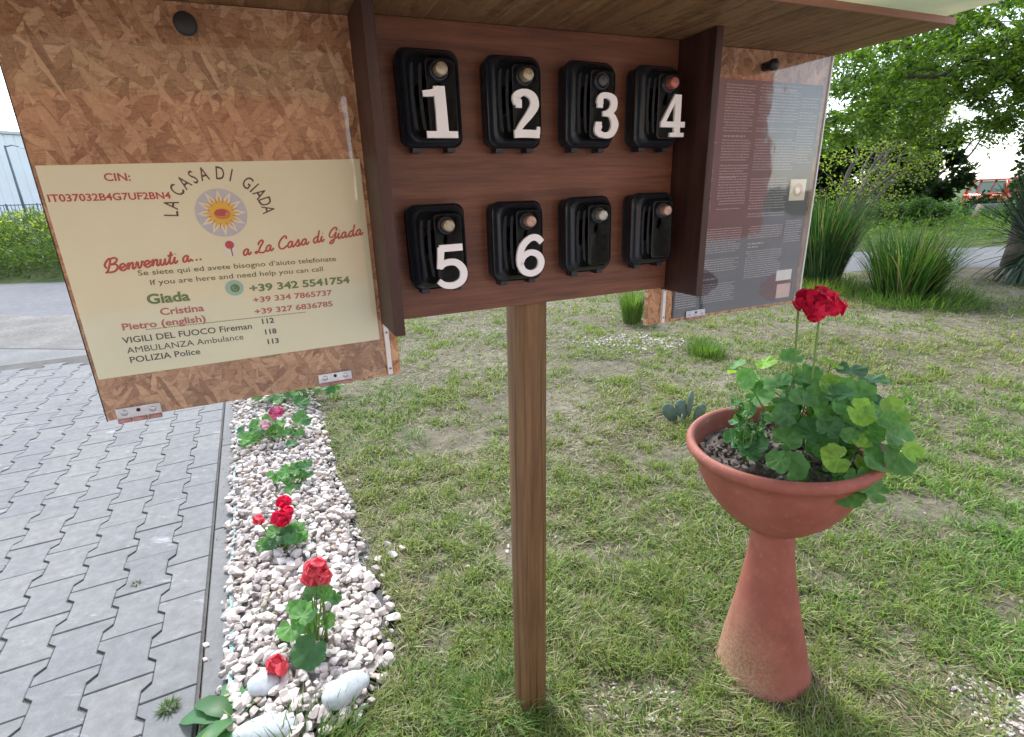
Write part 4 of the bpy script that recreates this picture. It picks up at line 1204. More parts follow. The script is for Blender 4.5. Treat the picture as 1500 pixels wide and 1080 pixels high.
for i, (a, d, z, r) in enumerate(hand):
    out = right * (a - .04) * 3.0 + depth * (d - .06) * 2.6 + Vector((rg.uniform(-.35, .35), rg.uniform(-.55, .15), rg.uniform(.25, 1.1)))
    z -= .012; p = PL_(a, d, z)
    me = GL[4] if rg.random() < .16 else (GL[5] if rg.random() < .22 else GL[rg.randrange(4)])
    add_leaf(gp, p, r * .68, out, rg.uniform(0, 6.3), me)
    c = crown[i % 4]
    if i < 60: stalk(gp, PL_(c[0] + rg.uniform(-.02, .02), c[1], .80), p, .0016, .015)
for c in crown:
    stalk(gp, PL_(c[0], c[1], .745), PL_(c[0] + .02, c[1] + .01, .93), .005, .008, 'stem', M['weed'])
stalk(gp, PL_(-.02, .0, .88), PL_(-.040, -.03, 1.175), .0028, .004, 'flower_stalk')
stalk(gp, PL_(.02, .0, .90), PL_(.008, -.02, 1.155), .0028, .004, 'flower_stalk')
m = MB()
petal_cluster(m, (0, 0, 0), .038, 44, .0155, 3); 
petal_cluster(m, right * .030 + Vector((0, 0, -.012)), .025, 18, .0145, 5)
petal_cluster(m, right * -.022 + Vector((0, 0, .004)), .027, 18, .0145, 6)
petal_cluster(m, right * -.002 + Vector((0, 0, -.030)), .019, 13, .0135, 7)
m.build('flower_head', M['pet_crimson'], gp, loc=PL_(.002, -.02, 1.182))
# small scruffy companion plant at the left of the bowl
cp = empty('small_succulent', pot_pt(-.105, -.02, .76) + POT, 0, 'small dark scruffy plant with tiny leaves at the left side inside the planter bowl', 'plant')
for k in range(6):
    a = rg.uniform(0, 6.3); tip = Vector((.04 * math.cos(a), .04 * math.sin(a), rg.uniform(.10, .19)))
    stalk(cp, (0, 0, -.01), tip, .002, .01, 'stem')
    for j in range(13):
        t = .25 + .75 * j / 12
        p = tip * t + Vector((rg.uniform(-.012, .012), rg.uniform(-.012, .012), 0))
        add_leaf(cp, p, rg.uniform(.008, .014), (rg.uniform(-1, 1), rg.uniform(-1, .4), .8), rg.uniform(0, 6), GL[5] if rg.random() < .7 else GL[1])
for (a, d, z, r) in ((-.145, -.06, .80, .030), (-.10, -.10, .79, .028)):
    add_leaf(cp, PL_(a, d, z) + PG - cp.location, r, (-.3, -.6, .8), 1.0, GL[5])

def bed_geranium(x, y, label, leaves, heads, seed, sc_=1.25):
    R = random.Random(seed)
    b = empty('geranium', (x, y, .02), 0, label, 'geranium', 'geraniums planted in the white gravel bed')
    b.scale = (sc_, sc_, sc_)
    for (dx, dz, dy, r) in leaves:
        p = Vector((dx, dy, dz))
        me = GL[5] if R.random() < .35 else GL[R.randrange(4)]
        add_leaf(b, p, r, (dx * 2 + R.uniform(-.4, .4), -.5 + R.uniform(-.4, .4), .9), R.uniform(0, 6.3), me)
        stalk(b, (R.uniform(-.01, .01), R.uniform(-.01, .01), -.015), p, .0018, .008)
    for (dx, dz, dy, r, n, pr, mat) in heads:
        stalk(b, (0, 0, .0), (dx, dy, dz - r * .4), .0022, .006, 'flower_stalk')
        flower(b, (dx, dy, dz), r, n, pr, mat, R.randrange(99))
    return b
def rl(seed, n, sx, z0, z1, r0, r1, cx=0):
    R = random.Random(seed)
    return [(cx + R.uniform(-sx, sx), R.uniform(z0, z1), R.uniform(-sx, sx) * .7, R.uniform(r0, r1)) for _ in range(n)]
# nearest: tall coral red
bed_geranium(-.685, 1.37, 'tall coral red geranium with two flower heads, the nearest one in the gravel bed',
    [(-.055, .075, .0, .036), (-.02, .115, .01, .034), (-.045, .11, .03, .026), (.004, .05, -.05, .042), (-.06, .10, .05, .024), (.0, .155, .04, .026), (.035, .16, .03, .022), (.05, .13, .05, .018), (.03, .07, .03, .02), (-.03, .06, .04, .03)],
    [(.012, .225, .05, .023, 12, .0185, M['pet_coral']), (.028, .205, .045, .018, 9, .0175, M['pet_coral']), (-.004, .202, .045, .018, 9, .0175, M['pet_coral']), (-.066, .048, -.085, .021, 10, .0180, M['pet_coral'])], 5)
stalk(bpy.data.objects['geranium'], (0.02, .02, 0), (.02, .05, .2), .004, .005, 'stem')
bed_geranium(-1.02, 1.90, 'crimson geranium with three flower heads, second from the front of the gravel bed',
    rl(2, 13, .065, .03, .085, .02, .034), [(.022, .135, .0, .025, 20, .015, M['pet_crimson']), (.012, .165, .05, .021, 15, .014, M['pet_crimson']), (.035, .15, .01, .019, 13, .014, M['pet_crimson']), (-.06, .13, .0, .013, 8, .014, M['pet_coral'])], 8)
bed_geranium(-1.185, 2.43, 'small leafy geranium without flowers, between the crimson and the pink one',
    rl(3, 20, .085, .02, .085, .016, .028), [], 9)
bed_geranium(-1.50, 2.98, 'pink flowered geranium just below the left chipboard panel',
    rl(4, 26, .15, .03, .12, .022, .036), [(.03, .165, .0, .028, 18, .017, M['pet_pink']), (-.01, .125, -.05, .022, 13, .015, M['pet_palepink'])], 10)
bed_geranium(-1.60, 3.72, 'dark leafy geranium at the far end of the gravel bed, partly behind the panel',
    rl(5, 40, .24, .03, .17, .028, .045), [], 11)

# dock like weed at the lower left corner of the bed
def blade_leaf(L, w, seed, mat, curl=.5, fold=.25):
    R = random.Random(seed); m = MB(); n = 9; vs = []
    for i in range(n + 1):
        t = i / n; ww = w * (math.sin(math.pi * min(1, t * .92 + .06)) ** .7) * (1 + .10 * math.sin(t * 17 + seed))
        x = L * t; z = L * (.55 * t - curl * t * t)
        vs += [(x, -ww, z + fold * ww), (x, 0, z), (x, ww, z + fold * ww)]
    fs = []
    for i in range(n):
        for k in (0, 1): fs.append((3 * i + k, 3 * i + k + 1, 3 * i + k + 4, 3 * i + k + 3))
    m.add(vs, fs, True); return m.mesh('leaf', mat)
dock = empty('dock_plant', (-.845, 1.135, .012), 0, 'broad leaved green weed at the bottom left corner of the gravel bed beside the kerb', 'weed')
DL = [blade_leaf(.14, .026, 1, M['weed'], .55), blade_leaf(.17, .030, 2, M['ger_dk'], .5), blade_leaf(.12, .022, 3, M['ger_b'], .6)]
for k in range(15):
    s = random.uniform(.75, 1.15); link_mesh('leaf', DL[k % 3], dock, (0, 0, .005), (0, random.uniform(-.35, .3), math.radians(50 + k * 17 + random.uniform(-9, 9))), (s, s, s))

# prickly pear behind the planter
cac = empty('small_cactus', (1.12, 3.14, 0), 0, 'small grey green prickly pear with upright pads growing in the lawn behind the planter', 'cactus')
def pad(w, h, t):
    bm = bmesh.new(); bmesh.ops.create_icosphere(bm, subdivisions=2, radius=1)
    for v in bm.verts:
        zz = v.co.z; v.co = Vector((v.co.x * w * (1 + .25 * zz), v.co.y * t, (zz + 1) * h / 2))
    me = bpy.data.meshes.new('pad'); bm.to_mesh(me); bm.free(); me.polygons.foreach_set('use_smooth', [True] * len(me.polygons)); me.materials.append(M['cactus']); return me
pm = pad(.040, .15, .011)
for (x, z, ry, rzz, s) in ((-.05, .0, -.6, .2, 1.1), (.0, .01, -.25, -.4, 1.0), (.03, .03, .12, .9, 1.25), (.07, .0, .45, .1, .9), (-.01, .0, -.9, 1.2, .8)):
    link_mesh('pad', pm, cac, (x, 0, z), (0, ry, rzz), (s, s, s))

# ------------------------------------------------------------------ lawn: mown blades, tufts and dry clippings
def blades(x, y, z, L, w, az, tilt, bend, col):
    """each blade: two segments, five vertices, three triangles; tilt from the vertical, bend adds to it"""
    n = len(x)
    dx, dy = np.cos(az), np.sin(az)
    sx, sy = -dy, dx
    h1 = L * .5; t1 = tilt; t2 = np.minimum(tilt + bend, 1.9)
    x1 = x + dx * np.sin(t1) * h1; y1 = y + dy * np.sin(t1) * h1; z1 = z + np.cos(t1) * h1
    x2 = x1 + dx * np.sin(t2) * h1; y2 = y1 + dy * np.sin(t2) * h1; z2 = np.maximum(z1 + np.cos(t2) * h1, z + .001)
    hw = w / 2
    V = np.stack([np.stack([x - sx * hw, y - sy * hw, z], -1), np.stack([x + sx * hw, y + sy * hw, z], -1),
                  np.stack([x1 - sx * hw * .9, y1 - sy * hw * .9, z1], -1), np.stack([x1 + sx * hw * .9, y1 + sy * hw * .9, z1], -1),
                  np.stack([x2, y2, z2], -1)], 1).reshape(-1, 3)
    b = (np.arange(n) * 5)[:, None, None]
    Fq = (b + np.array([[0, 1, 3], [0, 3, 2], [2, 3, 4]])[None]).reshape(-1, 3)
    return V, Fq, np.repeat(col, 5, axis=0)
def lerp3(a, b, t): return np.array(a)[None] * (1 - t[:, None]) + np.array(b)[None] * t[:, None]
N = 430000
r = np.exp(math.log(0.95) + (math.log(11.0) - math.log(.95)) * RNG.random(N) ** .92); az0 = RNG.uniform(math.radians(-46), math.radians(52), N)
gx = r * np.sin(az0); gy = r * np.cos(az0)
left = np.where(gy < 4.3, gr_right(gy) + .005 + .02 * np.sin(gy * 17), kx(gy, .12))
ok = (gx > left) & (gy < road_near(gx) - .05 + RNG.uniform(-.25, .1, N)) & (gy > .55)
patch = fbm(gx * 2.3 + 5, gy * 2.3, 21); patch2 = fbm(gx * 9 + .8 * fbm(gx * 5, gy * 5, 2), gy * 9, 31, 3)
big = fbm(gx * .9 + 2, gy * .9, 61)
def sst(a, b, v):
    t = np.clip((v - a) / (b - a), 0, 1); return t * t * (3 - 2 * t)
rightness = np.clip((gx - .9) / 1.2, 0, 1) * np.clip((4.0 - gy) / 2.0, .15, 1)
cl = sst(.42, .62, patch2 * .62 + patch * .38 + .05 * rightness)
dryk = RNG.random(N) < .47 + .12 * (big - .5) - .17 * rightness
dens = np.where(dryk, .52 + .3 * sst(.4, .7, big), .10 + .90 * cl)
for (bx0, by0, rx0, ry0) in ((-.30, 1.80, .13, .10), (-.18, 1.42, .15, .10), (-.02, 1.95, .10, .14), (-.50, 3.0, .30, .22), (.10, 3.6, .45, .25), (.95, 2.6, .30, .18), (-.70, 2.7, .15, .12), (.42, 1.85, .16, .10), (1.9, 2.1, .22, .14), (.60, 4.3, .6, .25), (1.75, 1.5, .12, .10)):
    q0 = ((gx - bx0) / rx0) ** 2 + ((gy - by0) / ry0) ** 2 + 1.1 * (fbm(gx * 11, gy * 11, 91) - .5) * 2
    dens = dens * np.where(q0 < 1, .16, 1.0)
pebA = ((gx - .33) / .16) ** 2 + ((gy - 1.16) / .10) ** 2 < 1
pebB = ((gx - 1.37) / .12) ** 2 + ((gy - 1.10) / .12) ** 2 < 1
ok &= RNG.random(N) < dens * np.where(pebA | pebB, .30, 1)
ok &= (gx - .765) ** 2 + (gy - 1.27) ** 2 > .128 ** 2
ok &= (gx - .04) ** 2 + (gy - 1.175) ** 2 > .055 ** 2
gx, gy, r, patch, patch2, rightness, cl, dry, big = (a[ok] for a in (gx, gy, r, patch, patch2, rightness, cl, dryk, big))
n = len(gx); gz = lawn_h(gx, gy)
L = np.where(dry, RNG.uniform(.02, .075, n), RNG.uniform(.024, .055, n) * (.7 + .75 * cl + .35 * rightness))
w = np.where(dry, .0021, .0030) * (1 + .30 * (r - 1).clip(0)) * RNG.uniform(.7, 1.5, n)
tilt = np.where(dry, RNG.uniform(1.15, 1.60, n), RNG.uniform(.2, 1.25, n)); bend = np.where(dry, RNG.uniform(-.15, .35, n), RNG.uniform(.2, 1.0, n))
t1 = RNG.random(n)
green = lerp3((.085, .155, .028), (.27, .35, .085), t1)
yel = lerp3((.20, .22, .05), (.38, .38, .13), t1)
green = np.where((RNG.random(n) < .10 + .45 * sst(.45, .65, big))[:, None], yel, green) * RNG.uniform(.6, 1.4, n)[:, None]
green = green * (1 - rightness[:, None] * np.array([[.22, -.06, .0]]))
straw = lerp3((.20, .17, .09), (.54, .49, .32), t1)
olive = lerp3((.13, .14, .055), (.27, .27, .12), t1)
c = np.where(dry[:, None], np.where((RNG.random(n) < .50)[:, None], straw, olive), green)
gz = gz + np.where(dry, RNG.uniform(0, .022, n) * (.4 + cl), 0)
azs = RNG.uniform(0, 6.283, n)
azs = np.where(dry & (RNG.random(n) < .6), 6.283 * 2 * fbm(gx * 3.5, gy * 3.5, 95) + RNG.normal(0, .4, n), azs)      # clippings lie combed in wisps
V1, F1, C1 = blades(gx, gy, gz, L, w, azs, tilt, bend, c)
# upright bright clumps
hc = 800; hr = np.exp(RNG.uniform(math.log(1.02), math.log(6.5), hc)); ha = RNG.uniform(math.radians(-44), math.radians(50), hc)
hx, hy = hr * np.sin(ha), hr * np.cos(ha)
ok2 = (hx > gr_right(hy) + .05) & (fbm(hx * 2.0, hy * 2.0, 97) > .47) & ((hx - .77) ** 2 + (hy - 1.28) ** 2 > .17 ** 2) & (((hx - .34) / .18) ** 2 + ((hy - 1.16) / .11) ** 2 > 1) & (((hx - 1.38) / .16) ** 2 + ((hy - 1.12) / .14) ** 2 > 1)
hx, hy, hr = hx[ok2], hy[ok2], hr[ok2]; per = 46
hx2 = np.repeat(hx, per) + RNG.normal(0, 1, len(hx) * per) * np.repeat(.012 + .006 * hr, per); hy2 = np.repeat(hy, per) + RNG.normal(0, 1, len(hx) * per) * np.repeat(.012 + .006 * hr, per)
m_ = len(hx2); hrr = np.repeat(hr, per)
V2, F2, C2 = blades(hx2, hy2, lawn_h(hx2, hy2), RNG.uniform(.035, .085, m_), .0030 * (1 + .3 * (hrr - 1)), RNG.uniform(0, 6.283, m_), RNG.uniform(.1, 1.0, m_), RNG.uniform(.3, 1.1, m_), lerp3((.11, .175, .035), (.31, .37, .10), RNG.random(m_)))
F1 = np.concatenate([F1, F2 + len(V1)]); V1 = np.concatenate([V1, V2]); C1 = np.concatenate([C1, C2])
o = np_obj('lawn_grass', V1, F1, M['grass'], None, C1); tag(o, 'short mown lawn grass with dry clippings lying on it', 'grass', kind='stuff')

def leaf_cards(C0, L, w, cols, seed, droop=.0, upness=.3):
    """rhombic leaves, one quad each, random facing; C0 (n,3)"""
    R = np.random.default_rng(seed); n = len(C0)
    d = R.normal(size=(n, 3)); d[:, 2] = d[:, 2] * .6 - droop; d /= np.linalg.norm(d, axis=1, keepdims=True)
    up = R.normal(size=(n, 3)); up[:, 2] = np.abs(up[:, 2]) + upness
    s = np.cross(d, up); s /= np.linalg.norm(s, axis=1, keepdims=True) + 1e-9
    L = L * R.uniform(.6, 1.3, n)[:, None]; W = w * R.uniform(.7, 1.2, n)[:, None]
    V = np.stack([C0, C0 + d * L * .5 + s * W / 2, C0 + d * L, C0 + d * L * .45 - s * W / 2], 1).reshape(-1, 3)
    Fq = np.arange(4 * n).reshape(n, 4)
    col = lerp3(cols[0], cols[1], R.random(n))
    return V, Fq, np.repeat(col, 4, axis=0)
# small round weed leaves and brown leaf crumbs among the grass
K_ = 16000
rr0 = np.exp(RNG.uniform(math.log(1.0), math.log(5.5), K_)); aa0 = RNG.uniform(math.radians(-46), math.radians(50), K_)
wx_, wy_ = rr0 * np.sin(aa0), rr0 * np.cos(aa0)
okk = (wx_ > gr_right(wy_) + .03) & (fbm(wx_ * 3.1, wy_ * 3.1, 71) > .50) & ((wx_ - .765) ** 2 + (wy_ - 1.27) ** 2 > .14 ** 2)
wx_, wy_, rr0 = wx_[okk], wy_[okk], rr0[okk]
V1, F1, C1 = leaf_cards(np.stack([wx_, wy_, lawn_h(wx_, wy_) + RNG.uniform(.004, .022, len(wx_))], -1), .014, .010, ((.07, .15, .04), (.17, .28, .07)), 72, 0.0, 2.5)
tag(np_obj('weed_leaves', V1, F1, M['grass'], None, C1), 'small round weed leaves scattered through the lawn', 'weeds', kind='stuff')
K_ = 2600
wx_ = RNG.uniform(-.9, 3.2, K_); wy_ = RNG.uniform(.95, 5.0, K_); okk = wx_ > gr_right(wy_) + .02
wx_, wy_ = wx_[okk], wy_[okk]
V1, F1, C1 = leaf_cards(np.stack([wx_, wy_, lawn_h(wx_, wy_) + RNG.uniform(.004, .02, len(wx_))], -1), .020, .011, ((.10, .065, .035), (.45, .40, .30)), 73, 0.1, 2.0)
tag(np_obj('leaf_litter', V1, F1, M['dryleaf'], None, C1), 'brown and pale leaf crumbs lying in the grass', 'leaf litter', kind='stuff')

def tuft(name, cx, cy, rad, n, L0, L1, w, cols, tlo=.05, thi=.9, bend=.8, label=None, cat='grass', kind=None, seed=1, mat=None, zb=0.0, parent=None):
    R = np.random.default_rng(seed)
    a = R.uniform(0, 6.283, n); q = np.sqrt(R.random(n)) * rad
    x = cx + q * np.cos(a); y = cy + q * np.sin(a)
    L = R.uniform(L0, L1, n); tl = tlo + (thi - tlo) * R.random(n) ** 1.4
    az = a + R.normal(0, .5, n)
    col = lerp3(cols[0], cols[1], R.random(n))
    # longer blades: chain of two blade meshes for a smooth arc
    V, Fq, C_ = blades(x, y, np.full(n, zb), L, np.full(n, w) * R.uniform(.7, 1.3, n), az, tl, R.uniform(.3, 1, n) * bend, col)
    o = np_obj(name, V, Fq, mat or M['grass'], parent, C_)
    if label: tag(o, label, cat)
    if kind: o['kind'] = kind
    return o
GC = ((.060, .130, .028), (.15, .24, .06))
tuft('grass_tuft', -.075, 1.13, .11, 300, .06, .16, .0042, GC, .3, 1.45, .9, 'tuft of long green grass at the foot of the wooden post', 'grass tuft', seed=2)
tuft('grass_tuft', 1.80, 4.62, .17, 500, .08, .17, .006, ((.07, .15, .03), (.18, .27, .07)), .05, .8, .6, 'bright green grass tuft in the lawn behind the planter, below the right panel', 'grass tuft', seed=3)
tuft('grass_tuft', 1.42, 5.95, .10, 500, .25, .48, .009, ((.07, .15, .03), (.18, .27, .07)), .0, .4, .5, 'tall narrow grass tuft just left of the right chipboard panel', 'grass tuft', seed=4)
tuft('grass_tuft', .56, 1.50, .19, 300, .04, .11, .0036, ((.07, .15, .03), (.18, .26, .07)), .3, 1.2, .9, 'loose tuft of longer grass left of the planter foot', 'grass tuft', seed=6)
tuft('grass_tuft', -.60, 1.00, .16, 420, .05, .13, .004, GC, .2, 1.2, .9, 'dark green grass tuft at the bottom end of the gravel bed', 'grass tuft', seed=7)
for i, (x, y, rr_, nn, L_, lab) in enumerate([(-.30, 1.95, .12, 300, .11, 'green grass tuft halfway between the gravel bed and the post'), (-.95, 3.6, .2, 700, .12, 'wide green tuft beside the top of the gravel bed'),
                                  (-.85, 2.95, .18, 500, .10, 'green tuft beside the gravel bed, below the left panel hinge'), (-.05, 1.62, .09, 260, .10, 'grass tuft close behind the lower part of the post'),
                                  (-.33, 1.18, .10, 380, .10, 'grass tuft in the near lawn between the gravel bed end and the post'), (1.35, 2.0, .35, 1000, .10, 'dark green patch of longer grass right of the planter'), (1.75, 2.9, .5, 1100, .10, 'dark green patch of longer grass near the right edge of the photo')]):
    tuft('grass_tuft', x, y, rr_ * 1.5, int(nn * .75), L_ * .3, L_ * .8, .0040 if y < 2.2 else .006, ((.09, .17, .03), (.20, .29, .07)), .4, 1.4, .9, lab, 'grass tuft', seed=20 + i)

wt = BW(-.985, .50)
tuft('joint_weed', wt.x, wt.y, .022, 90, .012, .035, .0035, ((.06, .11, .03), (.13, .20, .06)), .5, 1.5, .6, 'tiny green weed growing in a paving joint near the bottom left', 'weed', seed=61)
wt = BW(-1.19, 1.20)
tuft('joint_weed', wt.x, wt.y, .012, 40, .008, .022, .003, ((.06, .11, .03), (.13, .20, .06)), .5, 1.5, .6, 'tiny weed in a paving joint level with the crimson geranium', 'weed', seed=62)
# pebble patches in the lawn
def pebbles(name, cx, cy, rx, ry, n, s0, s1, label, seed):
    R = random.Random(seed); Vs, Fs, off = [], [], 0
    for i in range(n):
        a = R.uniform(0, 6.283); q = math.sqrt(R.random()) * (1 if R.random() < .8 else 1.3)
        q *= R.uniform(.5, 1.5); x = cx + rx * q * math.cos(a); y = cy + ry * q * math.sin(a); s = R.uniform(s0, s1)
        V0, F0 = STONES[R.randrange(12)]
        Vs.append(V0 @ rotm(R.uniform(-.5, .5), R.uniform(-.5, .5), R.uniform(0, 6)).T * s + np.array([x, y, float(lawn_h(np.array(x), np.array(y))) + s * .35])); Fs.append(F0 + off); off += len(V0)
    tag(np_obj(name, np.concatenate(Vs), np.concatenate(Fs), M['stone']), label, 'pebbles', kind='stuff')
pebbles('pebble_patch', .36, 1.15, .17, .09, 300, .004, .010, 'small white pebbles in the grass between post and planter foot', 1)
pebbles('pebble_patch', 1.40, 1.10, .12, .10, 260, .005, .012, 'small white pebbles in the grass at the lower right corner', 2)
pebbles('pebble_patch', 1.25, 5.1, .55, .28, 420, .008, .022, 'pale pebbles and gravel in the lawn behind the box', 3)
pebbles('pebble_patch', -.02, 1.85, .22, .35, 60, .006, .014, 'a few pale pebbles on bare soil left of the post', 4)
#%%PART4
# ------------------------------------------------------------------ foliage tools
def clump_points(centres, radii, per, seed, shell=.45):
    R = np.random.default_rng(seed); out = []
    for c, rr_ in zip(centres, radii):
        p = R.normal(size=(per, 3)); p /= np.linalg.norm(p, axis=1, keepdims=True)
        q = (shell + (1 - shell) * R.random(per)) [:, None]
        out.append(np.array(c)[None] + p * q * np.array(rr_)[None])
    return np.concatenate(out)
def limb(m, a, b, r0, r1, k=7, wob=.12, seed=0, n=7):
    R = random.Random(seed); a, b = Vector(a), Vector(b); L = (b - a).length; pts = []
    for i in range(k + 1):
        t = i / k; p = a.lerp(b, t)
        p.z += math.sin(t * math.pi) * L * .08
        if 0 < i < k: p += Vector((R.uniform(-1, 1), R.uniform(-1, 1), R.uniform(-1, 1))) * wob * L * .25
        pts.append(p)
    m.tube(pts, [r0 + (r1 - r0) * i / k for i in range(k + 1)], n)
    return pts

# ------------------------------------------------------------------ large tree at the right
TB = Vector((9.02, 9.2, 0))
tree = empty('leafy_tree', TB, 0, 'large leafy tree with low branches overhanging the top right, trunk at the right edge', 'tree')
tm = MB(); tm.tube([(0, 0, -.1), (.02, 0, .3), (.0, .0, 1.2), (.05, .03, 2.2), (.0, .1, 3.2), (.1, .2, 4.6)], [.29, .27, .25, .22, .19, .12], 14)
tm.build('trunk', M['bark'], tree)
R = random.Random(12)
ends = [(-2.35, -1.4, 3.02), (-3.6, -1.4, 2.80), (-3.4, -.3, 3.5), (-2.4, .8, 3.6), (-1.2, 1.6, 4.2), (.8, 1.4, 4.6), (2.2, .4, 4.3), (2.0, -1.4, 3.8), (.6, -2.6, 3.6), (-.9, -2.9, 3.3), (-2.4, -2.2, 3.9), (-.6, -.4, 5.6), (1.2, -.2, 5.6), (-3.2, .4, 4.6)]
tips = []
for i, e in enumerate(ends):
    b0 = Vector((0, 0, R.uniform(2.0, 3.1)))
    if i < 2: b0 = Vector((0, -.05, 2.35 + .25 * i))
    m = MB(); pts = limb(m, b0, e, .085 if i < 2 else .07, .022, 8, .10, i)
    for j in range(7):
        p = pts[R.randrange(3, 9)]; d = (Vector(e) - b0).normalized()
        q = p + Vector((R.uniform(-.9, .6), R.uniform(-.8, .8), R.uniform(-.45, .6)))
        limb(m, p, q, .018, .006, 4, .3, 100 + i * 9 + j, 5); tips.append(q)
    tips.append(Vector(e)); m.build('branch', M['bark'], tree)
cent, rad = [], []
for t_ in tips:
    for k in range(3):
        cent.append((t_.x + R.gauss(0, .28), t_.y + R.gauss(0, .28), t_.z + R.gauss(-.02, .2))); s = R.uniform(.22, .42); rad.append((s, s, s * .55))
for k in range(170):   # canopy fill, kept above the low branches
    a = R.uniform(0, 6.283); q = math.sqrt(R.random())
    x, y = 4.0 * q * math.cos(a), 3.4 * q * math.sin(a)
    cent.append((x - .3, y - .3, R.uniform(2.75, 3.6) + 1.6 * (1 - q) * R.random() + .25 * R.random())); s = R.uniform(.25, .5); rad.append((s, s, s * .6))
for k in range(150):   # the clumps that droop lowest on the left
    cent.append((R.uniform(-4.9, -.6), R.uniform(-1.8, .8), R.uniform(1.95, 3.2))); s = R.uniform(.2, .36); rad.append((s, s, s * .6))
P0 = clump_points(cent, rad, 105, 5, .1)
V_, F_, C_ = leaf_cards(P0, .085, .040, ((.035, .085, .012), (.170, .270, .035)), 6, droop=.35, upness=.9)
np_obj('crown', V_, F_, M['leafcards'], tree, C_)
# ivy round the trunk
pi = []
for k in range(2600):
    a = R.uniform(0, 6.283); z = R.uniform(.8, 3.2); q = .26 + .16 * R.random()
    pi.append((q * math.cos(a), q * math.sin(a), z))
V_, F_, C_ = leaf_cards(np.array(pi), .09, .07, ((.018, .045, .012), (.05, .10, .02)), 8, .3)
np_obj('ivy', V_, F_, M['leafcards'], tree, C_)

# ------------------------------------------------------------------ shrubs and trees beyond the road on the right
def bush(name, loc, lobes, per, L, w, cols, label, cat, seed, trunk=None, shell=.35, twigs=0, twig_to=None, mat=None):
    b = empty(name, loc, 0, label, cat)
    cs = [l[0] for l in lobes]; rs_ = [l[1] for l in lobes]
    V_, F_, C_ = leaf_cards(clump_points(cs, rs_, per, seed, shell), L, w, cols, seed)
    np_obj('crown', V_, F_, M['leafcards'], b, C_)
    m = MB(); RR = random.Random(seed)
    m.tube([(0, 0, -.15), (.03, .02, (trunk or .8) * .5), (0, 0, trunk or .8)], [.12, .09, .06] if (trunk or 0) > 1 else [.05, .04, .03], 8)
    for i in range(twigs):
        e = Vector(RR.choice(cs)) + Vector((RR.uniform(-.5, .5), RR.uniform(-.5, .5), RR.uniform(-.2, .4)))
        limb(m, (0, 0, RR.uniform(.1, .7)), e, .035, .008, 6, .25, seed * 31 + i, 5)
    m.build('trunk', mat or M['bark'], b)
    return b
def lobes_cone(h, r, n, seed, base=.3):
    R_ = random.Random(seed); out = []
    for i in range(n):
        t = R_.random() ** .8; z = base + (h - base) * t; q = r * (1 - .82 * t) * math.sqrt(R_.random()); a = R_.uniform(0, 6.283); s = R_.uniform(.3, .6) * (1 - .4 * t)
        out.append(((q * math.cos(a), q * math.sin(a), z), (s, s, s * 1.1)))
    return out
def lobes_ball(rx, rz, n, seed, z0=.3):
    R_ = random.Random(seed); out = []
    for i in range(n):
        v = Vector((R_.gauss(0, 1), R_.gauss(0, 1), R_.gauss(0, 1))).normalized() * R_.random() ** .4
        s = R_.uniform(.18, .34) * rx
        out.append(((v.x * rx * .8, v.y * rx * .8, z0 + rz + v.z * rz * .85), (s, s, s * .8)))
    return out
bush('dark_evergreen', (14.6, 21.0, .1), lobes_cone(5.2, 3.1, 120, 3), 330, .24, .12, ((.012, .030, .009), (.035, .065, .018)), 'dense dark evergreen tree behind the blossoming shrub beyond the road', 'tree', 31, 2.5)
bush('dark_evergreen', (11.4, 22.5, .1), lobes_cone(4.2, 2.5, 80, 5), 280, .24, .12, ((.018, .04, .012), (.05, .08, .02)), 'lower dark evergreen close to the right edge of the grey poster', 'tree', 33, 2.0)
# branching shrub with sparse yellow green leaves
sh = empty('branching_shrub', (10.1, 16.4, .1), 0, 'spreading half bare shrub with sparse yellow green leaves in front of the dark evergreen', 'shrub')
R = random.Random(77); tipsS = []
for i in range(9):
    a = R.uniform(0, 6.283); e = Vector((R.uniform(-1.6, 3.2), R.uniform(-1.2, 1.2), R.uniform(1.8, 4.0)))
    m = MB(); pts = limb(m, (0, 0, -.1), e, .06, .015, 8, .16, i + 40, 6)
    for j in range(9):
        p = pts[R.randrange(2, 9)]; q = p + Vector((R.uniform(-.9, 1.1), R.uniform(-.6, .6), R.uniform(-.5, .7)))
        pp = limb(m, p, q, .016, .005, 5, .35, 300 + i * 11 + j, 4); tipsS += pp[2:]
        for k in range(3):
            q2 = q + Vector((R.uniform(-.5, .5), R.uniform(-.4, .4), R.uniform(-.4, .4))); limb(m, q, q2, .007, .003, 3, .3, k, 3); tipsS.append(q2)
    m.build('branch', M['bark_l'], sh)
pp = np.array([tuple(p) for p in tipsS]); pp = np.repeat(pp, 9, axis=0) + RNG.normal(0, .10, (len(pp) * 9, 3))
V_, F_, C_ = leaf_cards(pp, .085, .05, ((.16, .24, .03), (.36, .44, .07)), 10, .1)
np_obj('leaves', V_, F_, M['leafcards'], sh, C_)
bush('low_shrub', (12.9, 16.9, .0), lobes_ball(1.2, .50, 40, 9, .0), 230, .10, .05, ((.035, .08, .022), (.10, .18, .05)), 'rounded mid green shrub beyond the road, left of the low concrete wall', 'shrub', 41, .5)
bush('low_shrub', (11.9, 17.9, .05), lobes_ball(1.1, .5, 26, 10, .0), 230, .10, .05, ((.05, .10, .025), (.13, .22, .06)), 'lighter low shrub beyond the road under the dark evergreen', 'shrub', 42, .4)
bush('low_shrub', (14.7, 18.3, .0), lobes_ball(.6, .3, 16, 12, .0), 200, .09, .05, ((.03, .06, .02), (.07, .12, .04)), 'small dark shrub beside the leaning wooden post', 'shrub', 43, .3)
bs = empty('bare_tree', (20.6, 26.5, 0), 0, 'thin almost bare tree against the white sky, left above the orange car', 'tree')
